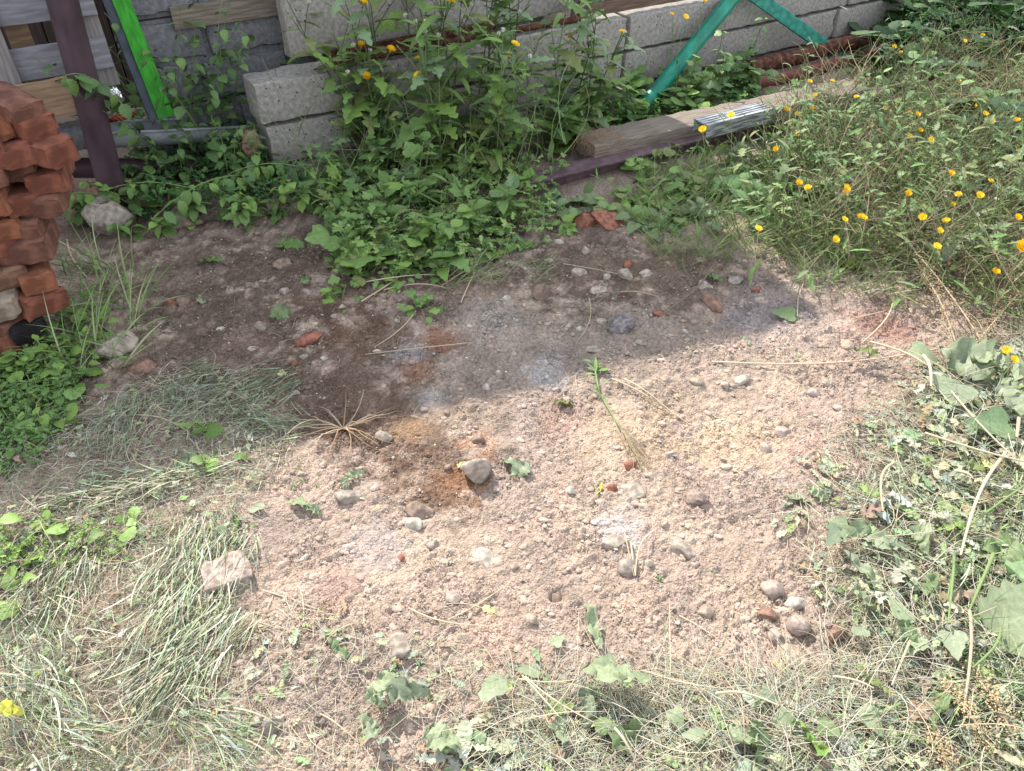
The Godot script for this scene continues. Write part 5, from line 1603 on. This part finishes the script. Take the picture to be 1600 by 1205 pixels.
	for e in [[440, 492, 34, "leaf_wilt_green", ""], [480, 447, 34, "leaf_wilt_green", ""], [315, 470, 26, "leaf_wilt", ""], [455, 383, 50, "leaf_mid", ""], [328, 410, 34, "leaf_mid", ""], [470, 793, 42, "leaf_wilt", ""], [488, 800, 34, "leaf_wilt", ""], [403, 800, 36, "leaf_wilt_grey", ""], [370, 822, 34, "leaf_mid", ""], [356, 852, 54, "leaf_wilt", ""], [300, 870, 40, "leaf_wilt", ""], [555, 752, 34, "leaf_wilt", ""], [540, 765, 28, "leaf_wilt_grey", ""], [935, 771, 26, "leaf_yellow", "yellow green curled leaf beside a red brick crumb"], [722, 724, 22, "leaf_cream", "cream yellow leaf beside the pale stone in the rusty hollow"], [765, 956, 22, "leaf_cream", ""], [800, 733, 44, "leaf_wilt_grey", ""], [815, 745, 36, "leaf_wilt_grey", ""], [1030, 903, 20, "leaf_wilt_green", ""], [35, 1130, 36, "leaf_yellow", "bright yellow fallen leaf in the cut grass"], [928, 985, 74, "leaf_wilt", "ribbon shaped pale leaf lying lengthwise on the soil"], [950, 1085, 100, "leaf_wilt", "large folded pale green leaf on the cut weeds"], [915, 1110, 70, "leaf_wilt_grey", ""], [980, 1165, 66, "leaf_wilt_green", ""], [940, 1150, 50, "leaf_wilt_green", ""], [1255, 1180, 60, "leaf_bright", ""], [1570, 1000, 160, "leaf_wilt", "big pale dock leaf with a white midrib by the near edge"], [1588, 935, 90, "leaf_blue", "blue grey drooping dock leaf behind the big pale one"], [1525, 745, 28, "leaf_cream", ""], [1515, 752, 30, "leaf_olive", ""], [1505, 600, 90, "leaf_wilt_grey", ""], [1545, 610, 100, "leaf_wilt", ""], [1480, 640, 80, "leaf_wilt_grey", ""], [1560, 660, 90, "leaf_wilt_grey", ""], [1570, 800, 56, "leaf_wilt_green", ""], [1480, 845, 44, "leaf_bright", ""], [1540, 690, 80, "leaf_blue", ""], [1430, 570, 54, "leaf_wilt", ""], [1345, 575, 36, "leaf_olive", ""], [1228, 497, 44, "leaf_wilt_green", "oval green leaf hanging down at the shade edge"], [1110, 440, 30, "leaf_wilt_green", ""], [1330, 420, 60, "leaf_olive", ""], [940, 583, 30, "leaf_mid", ""], [880, 632, 30, "leaf_olive", ""], [1245, 785, 44, "leaf_wilt_grey", ""], [1275, 780, 40, "leaf_wilt", ""], [1320, 850, 60, "leaf_wilt", ""], [1370, 870, 64, "leaf_wilt_grey", ""], [1400, 910, 60, "leaf_wilt", ""], [1330, 905, 50, "leaf_wilt_grey", ""], [1440, 935, 56, "leaf_wilt_green", ""], [1340, 960, 54, "leaf_wilt", ""], [1390, 985, 60, "leaf_wilt", ""], [1350, 1085, 56, "leaf_olive", ""], [1400, 1010, 60, "leaf_wilt_green", ""], [1215, 1150, 50, "leaf_wilt", ""], [1195, 1110, 54, "leaf_wilt_grey", ""], [1150, 1175, 54, "leaf_wilt", ""], [1175, 1180, 60, "leaf_wilt_green", ""], [1280, 1160, 48, "leaf_wilt_green", ""], [1345, 1140, 56, "leaf_wilt", ""], [1450, 1125, 60, "leaf_wilt_green", ""], [1470, 1030, 60, "leaf_wilt_grey", ""], [1430, 860, 50, "leaf_wilt", ""], [1295, 860, 50, "leaf_wilt_grey", ""], [1560, 880, 66, "leaf_wilt_green", ""], [1220, 1038, 24, "leaf_yellow", "small yellow leaf below the tan flat stone"], [640, 1100, 60, "leaf_wilt_grey", ""], [600, 1090, 50, "leaf_wilt", ""], [530, 1020, 44, "leaf_wilt_green", ""], [450, 1055, 30, "leaf_wilt", ""], [590, 1110, 36, "leaf_wilt", ""], [690, 1175, 60, "leaf_wilt", ""], [770, 1095, 70, "leaf_wilt_grey", "long pale leaf curling at the front of the soil"], [830, 1055, 44, "leaf_wilt_grey", ""], [870, 1165, 40, "leaf_wilt_grey", ""], [580, 1150, 44, "leaf_wilt_grey", ""], [1080, 1170, 40, "leaf_wilt_grey", ""], [1050, 1140, 40, "leaf_wilt", ""], [870, 1010, 30, "leaf_wilt", ""], [285, 730, 30, "leaf_wilt", ""], [300, 715, 28, "leaf_wilt", ""], [340, 715, 26, "leaf_olive", ""], [120, 850, 34, "leaf_wilt", ""], [45, 840, 30, "leaf_wilt", ""], [60, 690, 36, "leaf_wilt_grey", ""], [220, 840, 36, "leaf_wilt", ""], [255, 770, 34, "leaf_wilt", ""], [10, 700, 30, "leaf_olive", ""], [145, 800, 30, "leaf_wilt_grey", ""], [1165, 530, 26, "leaf_wilt_grey", ""], [1250, 560, 24, "leaf_straw", ""], [590, 800, 20, "leaf_straw", ""], [440, 583, 20, "leaf_cream", ""], [1430, 165, 60, "leaf_blue", ""], [1450, 160, 60, "leaf_mid", ""], [745, 405, 24, "leaf_cream", ""], [1330, 1010, 40, "leaf_wilt_grey", ""]]:
		var m: String = e[3]
		var l := size_at(e[0], e[1], e[2]) * 1.12
		var up := 0.018 if e[2] > 26 else 0.006
		if e[0] > 1280 and e[1] > 540 or e[1] > 1080:
			up += 0.045 if not (e[2] > 80) else 0.09
		var p := gp(e[0], e[1], up)
		var big: bool = e[2] > 80
		var kind: String = "sow" if e[4].begins_with("big") else pick(["dry", "dry", "dry", "arrow"] if not big else ["dry"])
		var turn := R(0, TAU)
		if e[4].begins_with("big"):
			kind = "nettle"
			turn = -1.2
		elif e[4].begins_with("ribbon"):
			turn = PI + 0.15
		elif e[4].begins_with("large"):
			turn = 1.4
		var z := Vector3(sin(turn), R(-0.08, 0.12), cos(turn)).normalized()
		var x := Vector3.UP.cross(z).normalized()
		var bs := Basis(x * l, z.cross(x) * l, z * l).rotated(z, R(-0.4, 0.4))
		solo("fallen_leaf", LEAF.dry[1] if e[4].begins_with("ribbon") else pick(LEAF[kind]), e[4] if e[4] else unique(said[m], p), "leaf", Transform3D(bs, p - z * l * 0.45), M[m], "loose leaves lying about")

func build_grass() -> void:
	var grey := [GREY_GREEN, GREY_GREEN, GREY_GREEN, [0.24, 0.31, 0.16], [0.24, 0.31, 0.16], STRAW, BROWN]
	var left := [Vector2(0, 690), Vector2(110, 640), Vector2(240, 590), Vector2(400, 580), Vector2(470, 690), Vector2(400, 790), Vector2(380, 900), Vector2(350, 1080), Vector2(330, 1240), Vector2(-80, 1240), Vector2(-80, 700)]
	var right := [Vector2(1330, 900), Vector2(1330, 740), Vector2(1420, 640), Vector2(1450, 560), Vector2(1700, 500), Vector2(1700, 1240), Vector2(780, 1240), Vector2(810, 1130), Vector2(900, 1070), Vector2(1180, 1060), Vector2(1310, 1040)]
	var front := [Vector2(340, 960), Vector2(460, 940), Vector2(700, 1010), Vector2(860, 1040), Vector2(900, 1240), Vector2(320, 1240)]
	var soil := [Vector2(260, 420), Vector2(900, 400), Vector2(1400, 480), Vector2(1450, 640), Vector2(1280, 800), Vector2(1180, 1060), Vector2(420, 1060), Vector2(430, 700)]
	# a mat of dead stuff under everything that was mown
	strew(left, 9500, [GREY_GREEN, STRAW, BROWN, OLIVE, GREY_GREEN, BROWN, [0.2, 0.26, 0.12]], 0.02, 0.08, 0.03)
	var hay := [Vector2(760, 1130), Vector2(900, 1070), Vector2(1180, 1060), Vector2(1300, 1045), Vector2(1390, 1000), Vector2(1410, 1240), Vector2(760, 1240)]
	var fringe := [Vector2(1300, 1000), Vector2(1255, 880), Vector2(1200, 810), Vector2(1290, 690), Vector2(1420, 600), Vector2(1500, 620), Vector2(1400, 1000)]
	var deep_litter := [Vector2(1330, 900), Vector2(1350, 740), Vector2(1430, 640), Vector2(1450, 560), Vector2(1700, 500), Vector2(1700, 1240), Vector2(1380, 1240), Vector2(1380, 1010)]
	strew(hay, 5200, [STRAW, STRAW, GREY_GREEN, BROWN, [0.4, 0.38, 0.29]], 0.02, 0.1, 0.04)
	straw_bits(hay, 3600, 0.03, 0.2, 0.05, 0.2, [STRAW, STRAW, [0.42, 0.4, 0.31], GREY_GREEN])
	strew(deep_litter, 7500, [GREY_GREEN, [0.22, 0.28, 0.15], STRAW, BROWN, GREY_GREEN, OLIVE], 0.025, 0.13, 0.05)
	strew(fringe, 3400, [GREY_GREEN, STRAW, BROWN, STRAW], 0.02, 0.09, 0.03)
	strew(front, 2200, [STRAW, GREY_GREEN, BROWN], 0.02, 0.07, 0.012)
	straw_bits(left, 2800, 0.03, 0.14, 0.035, 0.15, [STRAW, BROWN, STRAW, GREY_GREEN])
	straw_bits(right, 2600, 0.03, 0.24, 0.07, 0.2, [STRAW, STRAW, GREY_GREEN, OLIVE])
	straw_bits(front, 700, 0.03, 0.14, 0.02, 0.15, [STRAW])
	straw_bits(soil, 620, 0.015, 0.09, 0.008, 0.06, [STRAW, [0.3, 0.22, 0.15]], 0.8)
	var wilted := [[0.31, 0.34, 0.24], [0.28, 0.32, 0.21], [0.34, 0.32, 0.23], [0.26, 0.2, 0.14], [0.22, 0.29, 0.14], [0.29, 0.32, 0.25]]
	leaf_bits(deep_litter, 2000, 0.014, 0.085, 0.06, wilted)
	leaf_bits([Vector2(700, 1130), Vector2(1000, 1120), Vector2(1400, 1100), Vector2(1400, 1240), Vector2(700, 1240)], 900, 0.015, 0.07, 0.05, wilted)
	leaf_bits(hay, 700, 0.01, 0.05, 0.045, wilted)
	leaf_bits(fringe, 800, 0.008, 0.05, 0.025, wilted)
	leaf_bits(left, 2600, 0.006, 0.032, 0.035, wilted)
	leaf_bits(front, 520, 0.008, 0.04, 0.02, wilted)
	leaf_bits(soil, 260, 0.006, 0.02, 0.006, [[0.34, 0.36, 0.26], [0.42, 0.38, 0.28], [0.3, 0.2, 0.12]])
	# combed swaths of cut grass
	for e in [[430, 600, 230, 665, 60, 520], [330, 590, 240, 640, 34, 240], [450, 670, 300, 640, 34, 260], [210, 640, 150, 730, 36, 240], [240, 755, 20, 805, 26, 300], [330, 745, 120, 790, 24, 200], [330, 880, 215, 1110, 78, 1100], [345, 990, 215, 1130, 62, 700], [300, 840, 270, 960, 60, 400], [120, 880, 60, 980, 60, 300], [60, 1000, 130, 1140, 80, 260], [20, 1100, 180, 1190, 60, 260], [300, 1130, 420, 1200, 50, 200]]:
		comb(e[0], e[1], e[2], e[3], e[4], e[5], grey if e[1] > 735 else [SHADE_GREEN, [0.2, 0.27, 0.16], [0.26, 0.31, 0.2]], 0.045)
	for e in [[1590, 800, 1480, 980, 60, 360], [1600, 900, 1560, 1040, 50, 260], [1590, 1080, 1440, 1120, 40, 260], [1360, 1150, 1180, 1190, 30, 160], [1500, 1100, 1330, 1140, 30, 200], [1600, 620, 1500, 700, 40, 140], [1100, 400, 1060, 330, 40, 0]]:
		comb(e[0], e[1], e[2], e[3], e[4], e[5], [OLIVE, GREY_GREEN, [0.2, 0.3, 0.11]], 0.06)
	# living grass
	sod([Vector2(90, 400), Vector2(220, 430), Vector2(250, 580), Vector2(100, 600)], 420, [[0.13, 0.22, 0.06], [0.2, 0.28, 0.11], OLIVE], 0.12, 0.32, Vector3(0.1, 0, 0.35))
	sod([Vector2(-80, 560), Vector2(100, 560), Vector2(120, 640), Vector2(60, 720), Vector2(-80, 760)], 900, [FRESH, [0.12, 0.22, 0.05]], 0.03, 0.09, Vector3.ZERO)
	sod([Vector2(-80, 840), Vector2(200, 800), Vector2(330, 820), Vector2(200, 900), Vector2(0, 960), Vector2(-80, 960)], 900, [FRESH, OLIVE], 0.03, 0.08, Vector3.ZERO)
	sod([Vector2(-80, 980), Vector2(90, 960), Vector2(120, 1240), Vector2(-80, 1240)], 1300, [OLIVE, FRESH, GREY_GREEN], 0.04, 0.1, Vector3(0.3, 0, 0))
	sod([Vector2(150, 1150), Vector2(360, 1130), Vector2(400, 1240), Vector2(120, 1240)], 1100, [OLIVE, FRESH, GREY_GREEN], 0.03, 0.09, Vector3.ZERO)
	sod([Vector2(780, 1150), Vector2(960, 1150), Vector2(1030, 1240), Vector2(760, 1240)], 420, [FRESH, OLIVE], 0.03, 0.08, Vector3.ZERO)
	sod([Vector2(1250, 1150), Vector2(1700, 1100), Vector2(1700, 1240), Vector2(1230, 1240)], 900, [FRESH, OLIVE, GREY_GREEN], 0.05, 0.14, Vector3(-0.3, 0, 0.2))
	sod([Vector2(1470, 760), Vector2(1640, 740), Vector2(1660, 1100), Vector2(1480, 1060)], 500, [FRESH, OLIVE, [0.2, 0.3, 0.1]], 0.08, 0.2, Vector3(-0.2, 0, 0.3))
	sod([Vector2(980, 300), Vector2(1120, 240), Vector2(1300, 300), Vector2(1330, 420), Vector2(1150, 410), Vector2(1050, 420), Vector2(1000, 380)], 2600, [[0.17, 0.25, 0.08], [0.22, 0.28, 0.12], [0.12, 0.2, 0.05]], 0.08, 0.22, Vector3(0, 0, 0.35))
	sod([Vector2(1200, 380), Vector2(1420, 380), Vector2(1430, 480), Vector2(1260, 460)], 900, [[0.15, 0.22, 0.07], OLIVE], 0.08, 0.2, Vector3(-0.2, 0, 0.3))
	sod([Vector2(660, 430), Vector2(840, 400), Vector2(860, 440), Vector2(700, 455)], 300, [OLIVE, [0.2, 0.28, 0.11]], 0.06, 0.16, Vector3(0.2, 0, 0.3))
	# the rough meadow: a thicket of thin green and dead stems
	var meadow := [Vector2(1180, 260), Vector2(1240, 190), Vector2(1350, 140), Vector2(1500, 100), Vector2(1750, 90), Vector2(1750, 520), Vector2(1560, 520), Vector2(1420, 430), Vector2(1200, 400)]
	for q in inside(outline(meadow), 9500):
		var patch := noise_b.get_noise_2d(q.x * 24.0 + 60.0, q.y * 24.0)
		var dense := noise_b.get_noise_2d(q.x * 50.0 + 160.0, q.y * 50.0)
		if dense < R(-0.35, 0.2):
			continue
		var a := R(0, TAU)
		var z := Vector3(cos(a) * R(0.2, 1.3), R(0.1, 1.0), sin(a) * R(0.2, 1.3)).normalized()
		var x := Vector3.UP.cross(z).normalized()
		var l := R(0.12, 0.42)
		var c: Array = pick([[0.15, 0.18, 0.07], [0.11, 0.15, 0.055], [0.08, 0.11, 0.04], [0.27, 0.23, 0.14]] if patch < R(-0.1, 0.35) else [[0.32, 0.26, 0.165], [0.24, 0.18, 0.115], [0.16, 0.12, 0.075], [0.12, 0.14, 0.055]])
		keep("meadow_stems", 6 + rng.randi() % 6, Transform3D(Basis(x * l, z.cross(x) * l, z * l).rotated(z, R(0, TAU)), Vector3(q.x, gh(q.x, q.y) + R(-0.01, 0.1 + 0.14 * maxf(dense, 0.0)), q.y)), tone(c, 0.3))
	sod(meadow, 2000, [[0.085, 0.125, 0.045], [0.125, 0.16, 0.065], [0.2, 0.18, 0.1]], 0.1, 0.26, Vector3(0, 0, 0.25))
	for q in inside(outline(meadow), 3600):
		var l := R(0.02, 0.06)
		keep("ground_weeds", 2 + rng.randi() % 2, Transform3D(spin().scaled(Vector3(l, l, l)), Vector3(q.x, gh(q.x, q.y) + R(0.0, 0.16), q.y)), tone(pick([[0.1, 0.17, 0.05], [0.16, 0.21, 0.08]])))
	for q in inside(outline([Vector2(470, 215), Vector2(900, 200), Vector2(880, 340), Vector2(720, 420), Vector2(560, 410), Vector2(470, 320)]), 170):
		var a := R(0, TAU)
		var z := Vector3(cos(a) * R(0.1, 0.9), R(0.3, 1.0), sin(a) * R(0.1, 0.9)).normalized()
		var x := Vector3.UP.cross(z).normalized()
		var l := R(0.2, 0.55) if q.y < -3.0 else R(0.12, 0.3)
		keep("meadow_stems", 6 + rng.randi() % 6, Transform3D(Basis(x * l * 0.8, z.cross(x) * l * 0.8, z * l).rotated(z, R(0, TAU)), Vector3(q.x, R(0.0, 0.25), q.y)), tone(pick([[0.16, 0.22, 0.09], [0.12, 0.15, 0.08], [0.1, 0.09, 0.06]])))
	# small leaves of ground weeds
	for area in [[[Vector2(-80, 540), Vector2(110, 540), Vector2(130, 620), Vector2(70, 740), Vector2(-80, 780)], 1700, 0.07, [[0.1, 0.18, 0.06], [0.14, 0.22, 0.08]]], [[Vector2(480, 280), Vector2(880, 260), Vector2(860, 380), Vector2(720, 430), Vector2(540, 430)], 1300, 0.12, [[0.13, 0.21, 0.075], [0.2, 0.29, 0.1]]], [[Vector2(200, 200), Vector2(480, 200), Vector2(500, 340), Vector2(230, 360)], 1400, 0.16, [[0.05, 0.11, 0.04], [0.08, 0.15, 0.05]]], [[Vector2(880, 180), Vector2(1180, 130), Vector2(1180, 180), Vector2(900, 240)], 900, 0.12, [[0.08, 0.17, 0.05], [0.12, 0.22, 0.06]]], [[Vector2(1380, 60), Vector2(1750, 20), Vector2(1750, 140), Vector2(1400, 140)], 2200, 0.4, [[0.035, 0.075, 0.03], [0.05, 0.1, 0.035]]], [[Vector2(-80, 830), Vector2(180, 820), Vector2(200, 880), Vector2(-80, 920)], 260, 0.05, [[0.16, 0.24, 0.08], [0.2, 0.28, 0.08]]]]:
		for q in inside(outline(area[0]), area[1]):
			var l := R(0.012, 0.035) if area[2] < 0.1 else R(0.025, 0.06)
			keep("ground_weeds", rng.randi() % bits.size(), Transform3D((Basis(Vector3.UP, R(0, TAU)) * Basis(Vector3.RIGHT, R(-0.6, 0.6))).scaled(Vector3(l, l, l)), Vector3(q.x, gh(q.x, q.y) + R(0.002, area[2]), q.y)), tone(pick(area[3])))
